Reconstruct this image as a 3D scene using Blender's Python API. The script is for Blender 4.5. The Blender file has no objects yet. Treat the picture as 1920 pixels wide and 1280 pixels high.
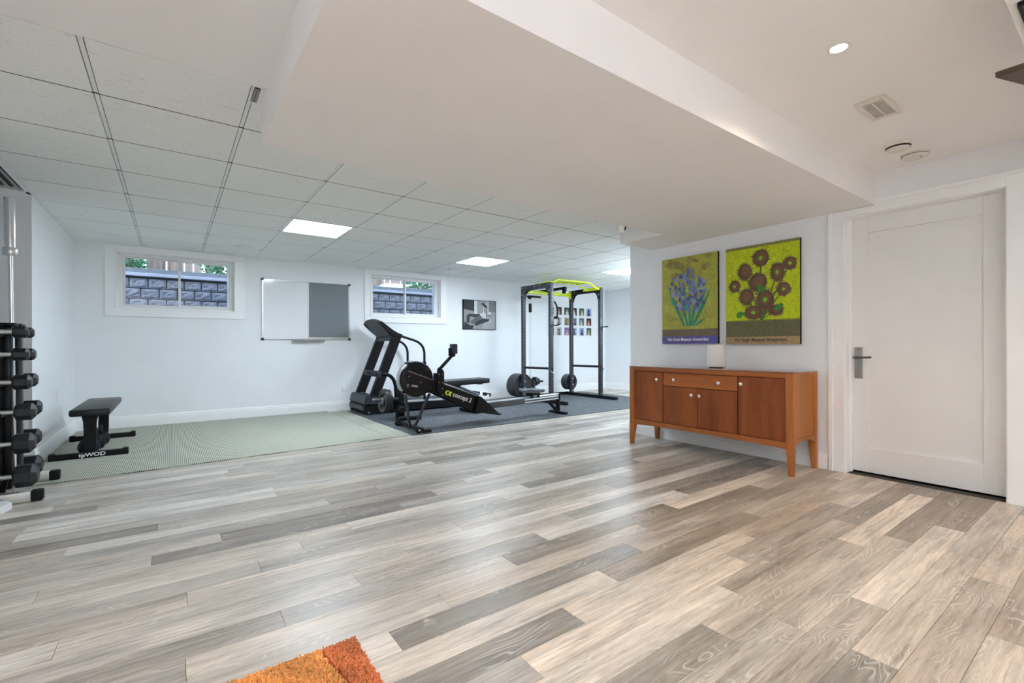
import bpy, bmesh, math, random
from mathutils import Vector, Matrix

S = bpy.context.scene
COL = S.collection

# ------------------------------------------------------------------ camera
A = math.radians(36.1)
CAM_H = 1.0
cam_d = bpy.data.cameras.new('camera')
cam = bpy.data.objects.new('camera', cam_d)
COL.objects.link(cam)
cam_d.sensor_width = 36.0
cam_d.lens = 874.0 / 1920.0 * 36.0
cam_d.shift_y = 7.5 / 1920.0
cam_d.clip_start = 0.02
fw = Vector((math.sin(A), math.cos(A), 0))
rt = Vector((math.cos(A), -math.sin(A), 0))
up = Vector((0, 0, 1))
r_ = (rt - 0.003 * up).normalized()
u_ = (up + 0.003 * rt).normalized()
b_ = r_.cross(u_)
m = Matrix.Identity(4)
for i in range(3):
    m[i][0] = r_[i]; m[i][1] = u_[i]; m[i][2] = b_[i]
m[0][3] = 0; m[1][3] = 0; m[2][3] = CAM_H
cam.matrix_world = m
S.camera = cam

# ------------------------------------------------------------------ world, exposure
w = bpy.data.worlds.new('sky'); S.world = w
w.use_nodes = True
nt = w.node_tree; nt.nodes.clear()
sky = nt.nodes.new('ShaderNodeTexSky'); sky.sky_type = 'NISHITA'
sky.sun_disc = False; sky.sun_elevation = math.radians(48); sky.sun_rotation = math.radians(200)
bg = nt.nodes.new('ShaderNodeBackground'); bg.inputs['Strength'].default_value = 0.75
wo = nt.nodes.new('ShaderNodeOutputWorld')
nt.links.new(sky.outputs[0], bg.inputs[0]); nt.links.new(bg.outputs[0], wo.inputs[0])
vs = S.view_settings
S.display_settings.display_device = 'sRGB'
vs.view_transform = 'Standard'; vs.look = 'None'; vs.gamma = 1.0; vs.use_curve_mapping = False
vs.exposure = 0.42
try:
    S.cycles.max_bounces = 16; S.cycles.diffuse_bounces = 10; S.cycles.glossy_bounces = 5
    S.cycles.transparent_max_bounces = 12; S.cycles.sample_clamp_indirect = 6.0
    S.cycles.use_denoising = True
except Exception:
    pass

PANEL_E = 37.0            # troffer diffusers (cool white)
PANEL_C = (0.75, 0.885, 1.0, 1)
WARM_C = (1.0, 0.76, 0.53)
NEUT_C = (.92, 0.95, 1.0)

def lamp(name, loc, power, color, size=0.09, spot=150, blend=0.6, rot=(0, 0, 0)):
    d = bpy.data.lights.new(name, 'SPOT')
    d.energy = power; d.color = color; d.shadow_soft_size = size
    d.spot_size = math.radians(spot); d.spot_blend = blend
    o = bpy.data.objects.new(name, d); COL.objects.link(o)
    o.location = loc; o.rotation_euler = rot
    return o

ZT, ZS, ZU = 2.25, 2.042, 2.272          # tile ceiling, soffit, upper plaster ceiling
YB = 7.45                                # back wall
POTS = [((2.312, 0.787, ZU), 31, WARM_C), ((3.45, -0.55, ZU), 18, WARM_C), ((2.0, -0.9, ZU), 22, WARM_C),  # first one is in view; the other six are added as unseen fill
        ((0.35, -0.5, ZT), 26, NEUT_C), ((-0.45, 0.6, ZT), 24, (.88, .94, 1.0)),
        ((0.9, -2.2, ZU), 34, NEUT_C), ((3.2, -2.3, ZU), 24, WARM_C)]
for k, (p, e, c) in enumerate(POTS):
    lamp('downlight_lamp', (p[0], p[1], p[2] - 0.03), e, c)

FILL_UPLIGHTS = [(6.9, 3.95, 165, (.80, .91, 1), 'added slim black fill uplight behind the sideboard wall in the gym'),  # unseen uplights, added only to brighten the ceilings
         (1.3, -2.7, 255, (.90, .94, 1.0), 'added slim black fill uplight behind the camera, middle of the front wall'),
         (-.60, -1.4, 210, (.86, .93, 1), 'added slim black fill uplight behind the camera by the left wall')]

# ------------------------------------------------------------------ helpers
WL = {}
def wloc(o):
    return WL.get(o.name, Vector((0, 0, 0))) if o is not None else Vector((0, 0, 0))

def tagit(o, label=None, cat=None, group=None, kind=None):
    if label: o['label'] = label
    if cat: o['category'] = cat
    if group: o['group'] = group
    if kind: o['kind'] = kind
    return o

def empty(name, loc, label=None, cat=None, group=None, kind=None):
    o = bpy.data.objects.new(name, None); COL.objects.link(o)
    o.empty_display_size = 0.05
    o.location = loc; WL[o.name] = Vector(loc)
    return tagit(o, label, cat, group, kind)

def shade(me, ang=40):
    try:
        me.shade_smooth() if hasattr(me, 'shade_smooth') else None
        me.set_sharp_from_angle(angle=math.radians(ang))
    except Exception:
        pass

def obj(name, me, mat, parent=None, **kw):
    o = bpy.data.objects.new(name, me); COL.objects.link(o)
    if mat is not None and not me.materials:
        me.materials.append(mat)
    if parent is not None:
        o.parent = parent
        WL[o.name] = wloc(parent)
    return tagit(o, **kw)

class B:
    def __init__(s):
        s.bm = bmesh.new()
    def _add(s, verts, faces):
        vv = [s.bm.verts.new(v) for v in verts]
        out = []
        for f in faces:
            try: out.append(s.bm.faces.new([vv[i] for i in f]))
            except ValueError: pass
        return vv, out
    def hexa(s, c, bev=0, seg=2):
        """c: 8 corners, bottom 4 ccw then top 4"""
        f = [(0, 3, 2, 1), (4, 5, 6, 7), (0, 1, 5, 4), (1, 2, 6, 5), (2, 3, 7, 6), (3, 0, 4, 7)]
        vv, ff = s._add(c, f)
        if bev > 0:
            ed = set()
            for fa in ff:
                for e in fa.edges: ed.add(e)
            bmesh.ops.bevel(s.bm, geom=list(ed), offset=bev, segments=seg, affect='EDGES', profile=0.5, clamp_overlap=True)
        return s
    def box(s, x0, x1, y0, y1, z0, z1, bev=0, seg=2):
        return s.hexa([(x0, y0, z0), (x1, y0, z0), (x1, y1, z0), (x0, y1, z0),
                       (x0, y0, z1), (x1, y0, z1), (x1, y1, z1), (x0, y1, z1)], bev, seg)
    def beam(s, p0, p1, w, h, side=(0, 1, 0), bev=0):
        """bar p0->p1, width w along side, height h across"""
        p0 = Vector(p0); p1 = Vector(p1); d = (p1 - p0).normalized()
        sd = Vector(side); sd = (sd - d * sd.dot(d)).normalized()
        n = d.cross(sd) * -1
        a = sd * w / 2; b = n * h / 2
        c = [p0 - a - b, p0 + a - b, p0 + a + b, p0 - a + b, p1 - a - b, p1 + a - b, p1 + a + b, p1 - a + b]
        return s.hexa(c, bev)
    def prism(s, pts, axis, a0, a1, bev=0):
        n = len(pts)
        def P(p, a):
            if axis == 'y': return (p[0], a, p[1])
            if axis == 'x': return (a, p[0], p[1])
            return (p[0], p[1], a)
        vs_ = [P(p, a0) for p in pts] + [P(p, a1) for p in pts]
        f = [tuple(range(n)), tuple(range(2 * n - 1, n - 1, -1))]
        for i in range(n):
            j = (i + 1) % n
            f.append((i, i + n, j + n, j))
        vv, ff = s._add(vs_, f)
        bmesh.ops.recalc_face_normals(s.bm, faces=ff)
        if bev > 0:
            ed = set()
            for fa in ff[:2]:
                for e in fa.edges: ed.add(e)
            bmesh.ops.bevel(s.bm, geom=list(ed), offset=bev, segments=2, affect='EDGES', clamp_overlap=True)
        return s
    def tube(s, pts, r, n=12, closed=False, caps=True):
        pts = [Vector(p) for p in pts]
        m_ = len(pts); rings = []
        rr = r if isinstance(r, (list, tuple)) else [r] * m_
        ref = None
        for i, p in enumerate(pts):
            if closed: d = pts[(i + 1) % m_] - pts[i - 1]
            elif i == 0: d = pts[1] - p
            elif i == m_ - 1: d = p - pts[i - 1]
            else: d = (pts[i + 1] - p).normalized() + (p - pts[i - 1]).normalized()
            d.normalize()
            if ref is None:
                ref = Vector((0, 0, 1)) if abs(d.z) < 0.9 else Vector((1, 0, 0))
            a = (ref - d * ref.dot(d)).normalized(); ref = a
            b = d.cross(a)
            rings.append([s.bm.verts.new(p + (a * math.cos(t) + b * math.sin(t)) * rr[i]) for t in [2 * math.pi * k / n for k in range(n)]])
        cnt = m_ if closed else m_ - 1
        for i in range(cnt):
            q0 = rings[i]; q1 = rings[(i + 1) % m_]
            for k in range(n):
                s.bm.faces.new((q0[k], q0[(k + 1) % n], q1[(k + 1) % n], q1[k]))
        if caps and not closed:
            s.bm.faces.new(rings[0][::-1]); s.bm.faces.new(rings[-1])
        return s
    def cyl(s, p0, p1, r, r1=None, n=24, ch=0):
        r1 = r if r1 is None else r1
        p0 = Vector(p0); p1 = Vector(p1)
        if ch > 0:
            d = (p1 - p0).normalized()
            return s.tube([p0, p0 + d * ch, p1 - d * ch, p1], [r - ch, r, r1, r1 - ch], n)
        return s.tube([p0, p1], [r, r1], n)
    def lathe(s, c, prof, axis=(0, 0, 1), n=32, caps=True):
        c = Vector(c); ax = Vector(axis).normalized()
        pts = [c + ax * h for (_, h) in prof]
        a = Vector((1, 0, 0)) if abs(ax.x) < 0.9 else Vector((0, 1, 0))
        a = (a - ax * a.dot(ax)).normalized(); b = ax.cross(a)
        rings = []
        for (r, h), p in zip(prof, pts):
            rings.append([s.bm.verts.new(p + (a * math.cos(t) + b * math.sin(t)) * max(r, 1e-5)) for t in [2 * math.pi * k / n for k in range(n)]])
        for i in range(len(rings) - 1):
            for k in range(n):
                s.bm.faces.new((rings[i][k], rings[i][(k + 1) % n], rings[i + 1][(k + 1) % n], rings[i + 1][k]))
        if caps:
            s.bm.faces.new(rings[0][::-1]); s.bm.faces.new(rings[-1])
        return s
    def mesh(s, name, smooth=True, ang=40, off=None):
        bm = s.bm
        bmesh.ops.recalc_face_normals(bm, faces=bm.faces[:])
        if off is not None:
            bmesh.ops.translate(bm, verts=bm.verts[:], vec=-Vector(off))
        me = bpy.data.meshes.new(name); bm.to_mesh(me); bm.free()
        if smooth:
            me.polygons.foreach_set('use_smooth', [True] * len(me.polygons))
            try: me.set_sharp_from_angle(angle=math.radians(ang))
            except Exception: pass
        return me
    def done(s, name, mat, parent=None, smooth=True, ang=40, **kw):
        me = s.mesh(name, smooth, ang, wloc(parent) if parent is not None else None)
        return obj(name, me, mat, parent, **kw)

def copy_tree(o, parent=None, delta=None):
    c = o.copy(); COL.objects.link(c)
    WL[c.name] = wloc(o)
    if parent is not None:
        c.parent = parent
    for ch in [x for x in COL.objects if x.parent == o]:
        copy_tree(ch, c)
    return c

# ------------------------------------------------------------------ materials
def mat(name, color, rough=0.5, metal=0.0, noise=None, bump=None, spec=0.5, emit=None, coat=0.0):
    """noise=(scale, amount, (sx,sy,sz)) colour mottling; bump=(scale, strength, (sx,sy,sz))"""
    ma = bpy.data.materials.new(name); ma.use_nodes = True
    n = ma.node_tree; bs = n.nodes['Principled BSDF']
    bs.inputs['Base Color'].default_value = (*color, 1)
    bs.inputs['Roughness'].default_value = rough
    bs.inputs['Metallic'].default_value = metal
    bs.inputs['Specular IOR Level'].default_value = spec
    bs.inputs['Coat Weight'].default_value = coat
    if noise or bump:
        tc = n.nodes.new('ShaderNodeTexCoord')
    if noise:
        mp = n.nodes.new('ShaderNodeMapping'); mp.inputs['Scale'].default_value = noise[2] if len(noise) > 2 else (1, 1, 1)
        n.links.new(tc.outputs['Object'], mp.inputs[0])
        nz = n.nodes.new('ShaderNodeTexNoise'); nz.inputs['Scale'].default_value = noise[0]; nz.inputs['Detail'].default_value = 5
        n.links.new(mp.outputs[0], nz.inputs[0])
        mr = n.nodes.new('ShaderNodeMapRange')
        mr.inputs[1].default_value = 0.3; mr.inputs[2].default_value = 0.7
        mr.inputs[3].default_value = 1 - noise[1]; mr.inputs[4].default_value = 1 + noise[1]
        n.links.new(nz.outputs[0], mr.inputs[0])
        vm = n.nodes.new('ShaderNodeVectorMath'); vm.operation = 'SCALE'
        vm.inputs[0].default_value = color
        n.links.new(mr.outputs[0], vm.inputs['Scale'])
        n.links.new(vm.outputs[0], bs.inputs['Base Color'])
    if bump:
        mp = n.nodes.new('ShaderNodeMapping'); mp.inputs['Scale'].default_value = bump[2] if len(bump) > 2 else (1, 1, 1)
        n.links.new(tc.outputs['Object'], mp.inputs[0])
        nz = n.nodes.new('ShaderNodeTexNoise'); nz.inputs['Scale'].default_value = bump[0]; nz.inputs['Detail'].default_value = 4
        n.links.new(mp.outputs[0], nz.inputs[0])
        bu = n.nodes.new('ShaderNodeBump'); bu.inputs['Strength'].default_value = bump[1]; bu.inputs['Distance'].default_value = 0.01
        n.links.new(nz.outputs[0], bu.inputs['Height']); n.links.new(bu.outputs[0], bs.inputs['Normal'])
    if emit:
        bs.inputs['Emission Color'].default_value = emit[0]; bs.inputs['Emission Strength'].default_value = emit[1]
    return ma

WALL = mat('wall_paint', (.835, .85, .875), .75, noise=(3, .015), bump=(140, .06))
PLASTER = mat('ceiling_plaster', (.87, .86, .85), .85, noise=(2.5, .015), bump=(180, .06))
TRIMM = mat('trim_paint', (.90, .905, .91), .42, noise=(6, .01))
DOORM = mat('door_paint', (.80, .79, .775), .45, noise=(6, .012), bump=(90, .04))
BLACK = mat('black_powder_coat', (.006, .0065, .008), .5, noise=(30, .1), spec=.2)
BLACKG = mat('black_gloss_plastic', (.005, .005, .006), .3, spec=.25)
RUBBER = mat('black_rubber', (.009, .0095, .011), .6, noise=(60, .15), bump=(300, .15), spec=.2)
DGREY = mat('dark_grey_plastic', (.030, .036, .046), .45, noise=(40, .08), spec=.3)
MGREY = mat('slate_grey_steel', (.045, .050, .060), .36, noise=(20, .08), spec=.4)
VINYL = mat('black_vinyl', (.011, .012, .014), .4, bump=(220, .12), spec=.35)
CHROME = mat('chrome', (.75, .76, .78), .18, 1.0)
ALU = mat('brushed_aluminium', (.66, .68, .70), .32, 1.0, noise=(8, .06, (1, 30, 30)))
STEEL = mat('steel_bolt', (.7, .7, .7), .3, 1.0)
LIME = mat('lime_powder_coat', (.60, .72, .02), .35, noise=(12, .04))
WHITEP = mat('white_plastic', (.82, .82, .82), .4, noise=(10, .01))
SILV = mat('silver_paint', (.62, .62, .61), .35, .35, noise=(20, .04))
DARKV = mat('dark_void', (.01, .01, .011), .9, noise=(20, .1))

def wood_mat(name, c1, c2, sc=(2.2, 2.2, .22), dark=.0):
    ma = bpy.data.materials.new(name); ma.use_nodes = True
    n = ma.node_tree; bs = n.nodes['Principled BSDF']
    tc = n.nodes.new('ShaderNodeTexCoord'); mp = n.nodes.new('ShaderNodeMapping')
    mp.inputs['Scale'].default_value = sc
    n.links.new(tc.outputs['Object'], mp.inputs[0])
    n1 = n.nodes.new('ShaderNodeTexNoise'); n1.inputs['Scale'].default_value = 3.2; n1.inputs['Detail'].default_value = 6; n1.inputs['Distortion'].default_value = .4
    n2 = n.nodes.new('ShaderNodeTexNoise'); n2.inputs['Scale'].default_value = 38; n2.inputs['Detail'].default_value = 5
    n.links.new(mp.outputs[0], n1.inputs[0]); n.links.new(mp.outputs[0], n2.inputs[0])
    ad = n.nodes.new('ShaderNodeMath'); ad.operation = 'MULTIPLY_ADD'; ad.inputs[1].default_value = .35
    n.links.new(n2.outputs[0], ad.inputs[0]); n.links.new(n1.outputs[0], ad.inputs[2])
    cr = n.nodes.new('ShaderNodeValToRGB')
    cr.color_ramp.elements[0].position = .45; cr.color_ramp.elements[0].color = (*c1, 1)
    cr.color_ramp.elements[1].position = .9; cr.color_ramp.elements[1].color = (*c2, 1)
    n.links.new(ad.outputs[0], cr.inputs[0]); n.links.new(cr.outputs[0], bs.inputs['Base Color'])
    bs.inputs['Roughness'].default_value = .45; bs.inputs['Specular IOR Level'].default_value = .28
    return ma
CHERRY = wood_mat('cherry_door_veneer', (.13, .030, .008), (.29, .082, .022))
CHERRYF = wood_mat('cherry_frame', (.25, .075, .018), (.42, .15, .042))
CHERRYH = wood_mat('cherry_rail', (.21, .058, .015), (.37, .12, .033), sc=(2.2, .22, 2.2))
DKWOOD = wood_mat('dark_stained_panel', (.05, .034, .022), (.085, .06, .04), sc=(.5, 3, 3))

# ---- floor planks: grain in world space, tone per plank
def plank_mat(name, stuff):
    ma = bpy.data.materials.new(name); ma.use_nodes = True
    n = ma.node_tree; L = n.links.new; bs = n.nodes['Principled BSDF']
    if stuff:
        at = n.nodes.new('ShaderNodeAttribute'); at.attribute_name = 'tone'
        col = at.outputs['Color']; rnd = at.outputs['Alpha']
    else:
        oi = n.nodes.new('ShaderNodeObjectInfo'); col = oi.outputs['Color']; rnd = oi.outputs['Random']
    ge = n.nodes.new('ShaderNodeNewGeometry')
    of = n.nodes.new('ShaderNodeMath'); of.operation = 'MULTIPLY'; of.inputs[1].default_value = 53.0
    L(rnd, of.inputs[0])
    cx = n.nodes.new('ShaderNodeCombineXYZ'); L(of.outputs[0], cx.inputs[2]); L(of.outputs[0], cx.inputs[0])
    def mapped(sx, sy):
        mp = n.nodes.new('ShaderNodeMapping'); mp.inputs['Scale'].default_value = (sx, sy, 1)
        L(ge.outputs['Position'], mp.inputs[0])
        a = n.nodes.new('ShaderNodeVectorMath'); a.operation = 'ADD'
        L(mp.outputs[0], a.inputs[0]); L(cx.outputs[0], a.inputs[1])
        return a.outputs[0]
    def noise(v, sc, de, di=0):
        z = n.nodes.new('ShaderNodeTexNoise'); z.inputs['Scale'].default_value = sc; z.inputs['Detail'].default_value = de; z.inputs['Distortion'].default_value = di
        L(v, z.inputs[0]); return z.outputs[0]
    def mth(op, a, b=None, c=None):
        z = n.nodes.new('ShaderNodeMath'); z.operation = op
        for i, q in enumerate((a, b, c)):
            if q is None: continue
            if isinstance(q, (int, float)): z.inputs[i].default_value = q
            else: L(q, z.inputs[i])
        return z.outputs[0]
    def rng(v, a, b, c, d):
        z = n.nodes.new('ShaderNodeMapRange')
        for i, q in enumerate((a, b, c, d)): z.inputs[i + 1].default_value = q
        L(v, z.inputs[0]); return z.outputs[0]
    broad = noise(mapped(1.1, 7.0), 1.6, 5, .5)
    streak = noise(mapped(1.6, 34.0), 2.0, 8, .5)
    patch = noise(mapped(2.6, 11.0), 1.3, 3)
    fine = noise(mapped(10, 160.0), 2.0, 6)
    # cathedral bands
    sep = n.nodes.new('ShaderNodeSeparateXYZ'); L(ge.outputs['Position'], sep.inputs[0])
    warp = noise(mapped(1.3, 5.0), 1.5, 2, .4)
    ph = mth('MULTIPLY_ADD', sep.outputs[1], 260.0, mth('MULTIPLY', warp, 150.0))
    band = mth('SINE', ph)
    bandm = mth('MULTIPLY', rng(band, .45, .95, 0, 1), rng(patch, .50, .60, 0, 1))
    val = mth('ADD', rng(broad, .3, .7, .72, 1.22), rng(streak, .3, .7, -.26, .20))
    val = mth('ADD', val, rng(fine, .3, .7, -.16, .14))
    vm = n.nodes.new('ShaderNodeVectorMath'); vm.operation = 'SCALE'
    L(col, vm.inputs[0]); L(val, vm.inputs['Scale'])
    mx = n.nodes.new('ShaderNodeMix'); mx.data_type = 'RGBA'
    L(mth('MULTIPLY', bandm, .42), mx.inputs[0]); L(vm.outputs[0], mx.inputs[6]); mx.inputs[7].default_value = (.80, .74, .66, 1)
    # dark grain pockets
    dk = mth('MULTIPLY', rng(noise(mapped(3.2, 30), 1.5, 6, .6), .60, .74, 0, 1), .45)
    m2 = n.nodes.new('ShaderNodeMix'); m2.data_type = 'RGBA'
    L(dk, m2.inputs[0]); L(mx.outputs[2], m2.inputs[6]); m2.inputs[7].default_value = (.115, .085, .062, 1)
    L(m2.outputs[2], bs.inputs['Base Color'])
    L(rng(streak, .3, .7, .30, .42), bs.inputs['Roughness'])
    bs.inputs['Specular IOR Level'].default_value = .5
    bu = n.nodes.new('ShaderNodeBump'); bu.inputs['Strength'].default_value = .12; bu.inputs['Distance'].default_value = .002
    L(streak, bu.inputs['Height']); L(bu.outputs[0], bs.inputs['Normal'])
    return ma
PLANK = plank_mat('vinyl_plank', False)
PLANKS = plank_mat('vinyl_plank_far', True)

# ---- ceiling tile: fissured mineral fibre
def tile_mat():
    ma = bpy.data.materials.new('mineral_fibre_tile'); ma.use_nodes = True
    n = ma.node_tree; L = n.links.new; bs = n.nodes['Principled BSDF']
    ge = n.nodes.new('ShaderNodeNewGeometry')
    oi = n.nodes.new('ShaderNodeObjectInfo')
    of = n.nodes.new('ShaderNodeMath'); of.operation = 'MULTIPLY'; of.inputs[1].default_value = 31.0
    L(oi.outputs['Random'], of.inputs[0])
    cx = n.nodes.new('ShaderNodeCombineXYZ'); L(of.outputs[0], cx.inputs[2])
    def nz(sx, sy, sc, de, di, a, b):
        mp = n.nodes.new('ShaderNodeMapping'); mp.inputs['Scale'].default_value = (sx, sy, 1)
        L(ge.outputs['Position'], mp.inputs[0])
        ad = n.nodes.new('ShaderNodeVectorMath'); ad.operation = 'ADD'
        L(mp.outputs[0], ad.inputs[0]); L(cx.outputs[0], ad.inputs[1])
        z = n.nodes.new('ShaderNodeTexNoise'); z.inputs['Scale'].default_value = sc; z.inputs['Detail'].default_value = de; z.inputs['Distortion'].default_value = di
        L(ad.outputs[0], z.inputs[0])
        r = n.nodes.new('ShaderNodeMapRange'); r.inputs[1].default_value = a; r.inputs[2].default_value = b
        L(z.outputs[0], r.inputs[0]); return r.outputs[0]
    pits = nz(1, 1, 95, 2, 0, .64, .72)
    mask = nz(1, 1, 4, 2, 0, .40, .62)
    fis = nz(3, 26, 3.0, 5, 1.5, .655, .70)
    a = n.nodes.new('ShaderNodeMath'); a.operation = 'MULTIPLY'; L(pits, a.inputs[0]); L(mask, a.inputs[1])
    b = n.nodes.new('ShaderNodeMath'); b.operation = 'MAXIMUM'; L(a.outputs[0], b.inputs[0]); L(fis, b.inputs[1])
    c = n.nodes.new('ShaderNodeMath'); c.operation = 'MULTIPLY'; c.inputs[1].default_value = .55; L(b.outputs[0], c.inputs[0])
    mx = n.nodes.new('ShaderNodeMix'); mx.data_type = 'RGBA'
    L(c.outputs[0], mx.inputs[0]); mx.inputs[6].default_value = (.86, .88, .86, 1); mx.inputs[7].default_value = (.30, .29, .27, 1)
    L(mx.outputs[2], bs.inputs['Base Color']); bs.inputs['Roughness'].default_value = .95
    bu = n.nodes.new('ShaderNodeBump'); bu.inputs['Strength'].default_value = .3; bu.inputs['Distance'].default_value = .002; bu.invert = True
    L(b.outputs[0], bu.inputs['Height']); L(bu.outputs[0], bs.inputs['Normal'])
    return ma
TILE = tile_mat()

def attr_mat(name, rough=.5, coat=0.0):
    ma = bpy.data.materials.new(name); ma.use_nodes = True
    n = ma.node_tree; bs = n.nodes['Principled BSDF']
    at = n.nodes.new('ShaderNodeAttribute'); at.attribute_name = 'ink'
    tc = n.nodes.new('ShaderNodeTexCoord'); nz = n.nodes.new('ShaderNodeTexNoise'); nz.inputs['Scale'].default_value = 60; nz.inputs['Detail'].default_value = 4
    n.links.new(tc.outputs['Object'], nz.inputs[0])
    mr = n.nodes.new('ShaderNodeMapRange'); mr.inputs[1].default_value = .3; mr.inputs[2].default_value = .7; mr.inputs[3].default_value = .8; mr.inputs[4].default_value = 1.2
    n.links.new(nz.outputs[0], mr.inputs[0])
    vm = n.nodes.new('ShaderNodeVectorMath'); vm.operation = 'SCALE'
    n.links.new(at.outputs['Color'], vm.inputs[0]); n.links.new(mr.outputs[0], vm.inputs['Scale'])
    n.links.new(vm.outputs[0], bs.inputs['Base Color'])
    bs.inputs['Roughness'].default_value = rough; bs.inputs['Coat Weight'].default_value = coat; bs.inputs['Specular IOR Level'].default_value = .25
    return ma
INK = attr_mat('printed_ink', .45)

# flat print: list of (poly pts in u,v, colour); plane given by origin, U, V
def print_mesh(name, layers, origin, U, V, N, parent, matl=INK, label=None):
    o0 = Vector(origin); U = Vector(U); V = Vector(V); N = Vector(N)
    bm = bmesh.new(); cl = bm.loops.layers.float_color.new('ink')
    for k, (pts, colr) in enumerate(layers):
        vv = [bm.verts.new(o0 + U * p[0] + V * p[1] + N * (0.0001 + 0.000012 * k) - wloc(parent)) for p in pts]
        try: f = bm.faces.new(vv)
        except ValueError: continue
        for lp in f.loops: lp[cl] = (*colr, 1)
    # face towards N
    for f in bm.faces:
        f.normal_update()
        if f.normal.dot(N) < 0: f.normal_flip()
    me = bpy.data.meshes.new(name); bm.to_mesh(me); bm.free()
    return obj(name, me, matl, parent, label=label)

def blob(cx, cy, rx, ry, rot=0, n=14, jit=.15, rng=random):
    out = []
    for k in range(n):
        t = 2 * math.pi * k / n; q = 1 + rng.uniform(-jit, jit)
        x = rx * q * math.cos(t); y = ry * q * math.sin(t)
        out.append((cx + x * math.cos(rot) - y * math.sin(rot), cy + x * math.sin(rot) + y * math.cos(rot)))
    return out
def rect(a, b, c, d):
    return [(a, c), (b, c), (b, d), (a, d)]

def text(name, s, size, origin, X, Y, matl, parent, extrude=.0004, align='LEFT', shear=0, sx=1.0, bold=0.0):
    cu = bpy.data.curves.new(name, 'FONT'); cu.body = s; cu.size = size; cu.extrude = extrude; cu.align_x = align
    cu.shear = shear; cu.resolution_u = 3; cu.offset = bold
    to = bpy.data.objects.new(name + '_tmp', cu); COL.objects.link(to)
    dg = bpy.context.evaluated_depsgraph_get()
    me = bpy.data.meshes.new_from_object(to.evaluated_get(dg))
    bpy.data.objects.remove(to)
    X = Vector(X).normalized(); Y = Vector(Y).normalized(); Z = X.cross(Y)
    o0 = Vector(origin) - wloc(parent)
    for v in me.vertices:
        v.co = o0 + X * v.co.x * sx + Y * v.co.y + Z * v.co.z
    me.materials.clear()
    return obj(name, me, matl, parent)

# =================================================================== SETTING
# ---- floor
fl = B().box(-2.3, 8.2, -3.3, 7.6, -.06, -.004).done('floor', mat('floor_gap', (.05, .045, .04), .8, noise=(20, .1)), smooth=False, kind='structure')
PW, PL, Y0 = .1240, 1.232, .583
SEAM = {0: 2.172, -1: 1.80, -2: 2.775, 1: .55, 2: 1.532, 3: 1.835, 4: .903, 5: 1.20, 6: 1.525, 7: .610, 8: .862, 9: 1.264, 10: .327,
        11: .638, 12: .918, 13: .046, 14: .32, 15: .523, 16: .79, 17: 1.152, 18: .205, 19: .516, 20: -.425, 21: -.068, 22: .203,
        23: -.665, 27: -.6}
LIGHT_, MIDL, MID_, DARK_ = (.66, .60, .53), (.52, .465, .40), (.415, .365, .31), (.29, .25, .21)
FIX = {(0, 0): LIGHT_, (0, -1): MID_, (3, -1): LIGHT_, (3, 0): MID_, (2, 0): MIDL, (2, 1): LIGHT_, (2, -1): DARK_, (5, 0): LIGHT_, (5, -1): DARK_,
       (5, 1): MID_, (6, -1): LIGHT_, (6, 0): DARK_, (4, 2): LIGHT_, (4, 0): LIGHT_, (4, 1): MID_, (4, -1): MID_, (8, 0): MIDL, (8, 1): DARK_, (7, -1): LIGHT_,
       (7, 0): DARK_, (9, 0): DARK_, (9, -1): MIDL, (10, 1): LIGHT_, (10, 0): MID_, (10, 2): DARK_, (8, -1): MIDL, (16, -1): MIDL, (18, -1): MIDL, (-1, 0): MIDL,
       (1, 0): MID_, (1, 1): MIDL, (1, 2): DARK_, (0, 1): DARK_, (-2, 0): MIDL, (-1, 1): MIDL, (-1, -1): DARK_, (-2, -1): MID_, (13, 0): LIGHT_, (15, -1): LIGHT_, (27, -1): LIGHT_,
       (20, 0): LIGHT_, (24, 0): LIGHT_}
rp = random.Random(7)
planks = []
ymin, ymax = -3.2, YB
row = int(math.floor((ymin - Y0) / PW))
while Y0 + row * PW < ymax:
    y0 = Y0 + row * PW; y1 = y0 + PW
    s0 = SEAM.get(row, rp.uniform(-.6, .6))
    xr0, xr1 = (-2.2, 8.1) if y0 > 3.5 else (-.92, 4.25)
    k = int(math.floor((xr0 - s0) / PL))
    while s0 + k * PL < xr1:
        a = max(s0 + k * PL, xr0); b = min(s0 + (k + 1) * PL, xr1)
        c = FIX.get((row, k))
        if c is None:
            c = rp.choices([LIGHT_, MIDL, MID_, DARK_], [.22, .3, .3, .18])[0]
        j = rp.uniform(.9, 1.1); wj = rp.uniform(-.03, .03)
        if b > 2.0 and y0 < 1.7: wj += .075        # warm lamplight painted into the plank colour at right
        elif b > 1.2 and y0 < 1.5: wj += .03  # weaker band of the same painted warm light
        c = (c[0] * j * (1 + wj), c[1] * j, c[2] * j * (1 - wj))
        if b - a > .02:
            ya, yb_ = max(y0, ymin), min(y1, ymax)
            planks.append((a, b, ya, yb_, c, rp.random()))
        k += 1
    row += 1
def seen(p):
    """rough size in the photograph; 0 when out of the frame or under a mat"""
    xc = (p[0] + p[1]) / 2; yc = (p[2] + p[3]) / 2
    best = 0
    for fx in (.05, .3, .5, .7, .95):
        x = p[0] + (p[1] - p[0]) * fx
        if yc > 4.8 and x < 7.1 and yc < 7.3: continue
        d = x * math.sin(A) + yc * math.cos(A)
        if d < .3: continue
        u = (x * math.cos(A) - yc * math.sin(A)) / d * 874
        v = 7.5 + CAM_H / d * 874
        if abs(u) < 970 and v < 650:
            if x > 4.25 and u > 225: continue
            best = max(best, (p[1] - p[0]) / d ** 3)
    return best
order = sorted(range(len(planks)), key=lambda i: -seen(planks[i]))
near = [i for i in order[:300] if seen(planks[i]) > 0]
nearset = set(near)
pc = {}
G = .0006
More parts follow.
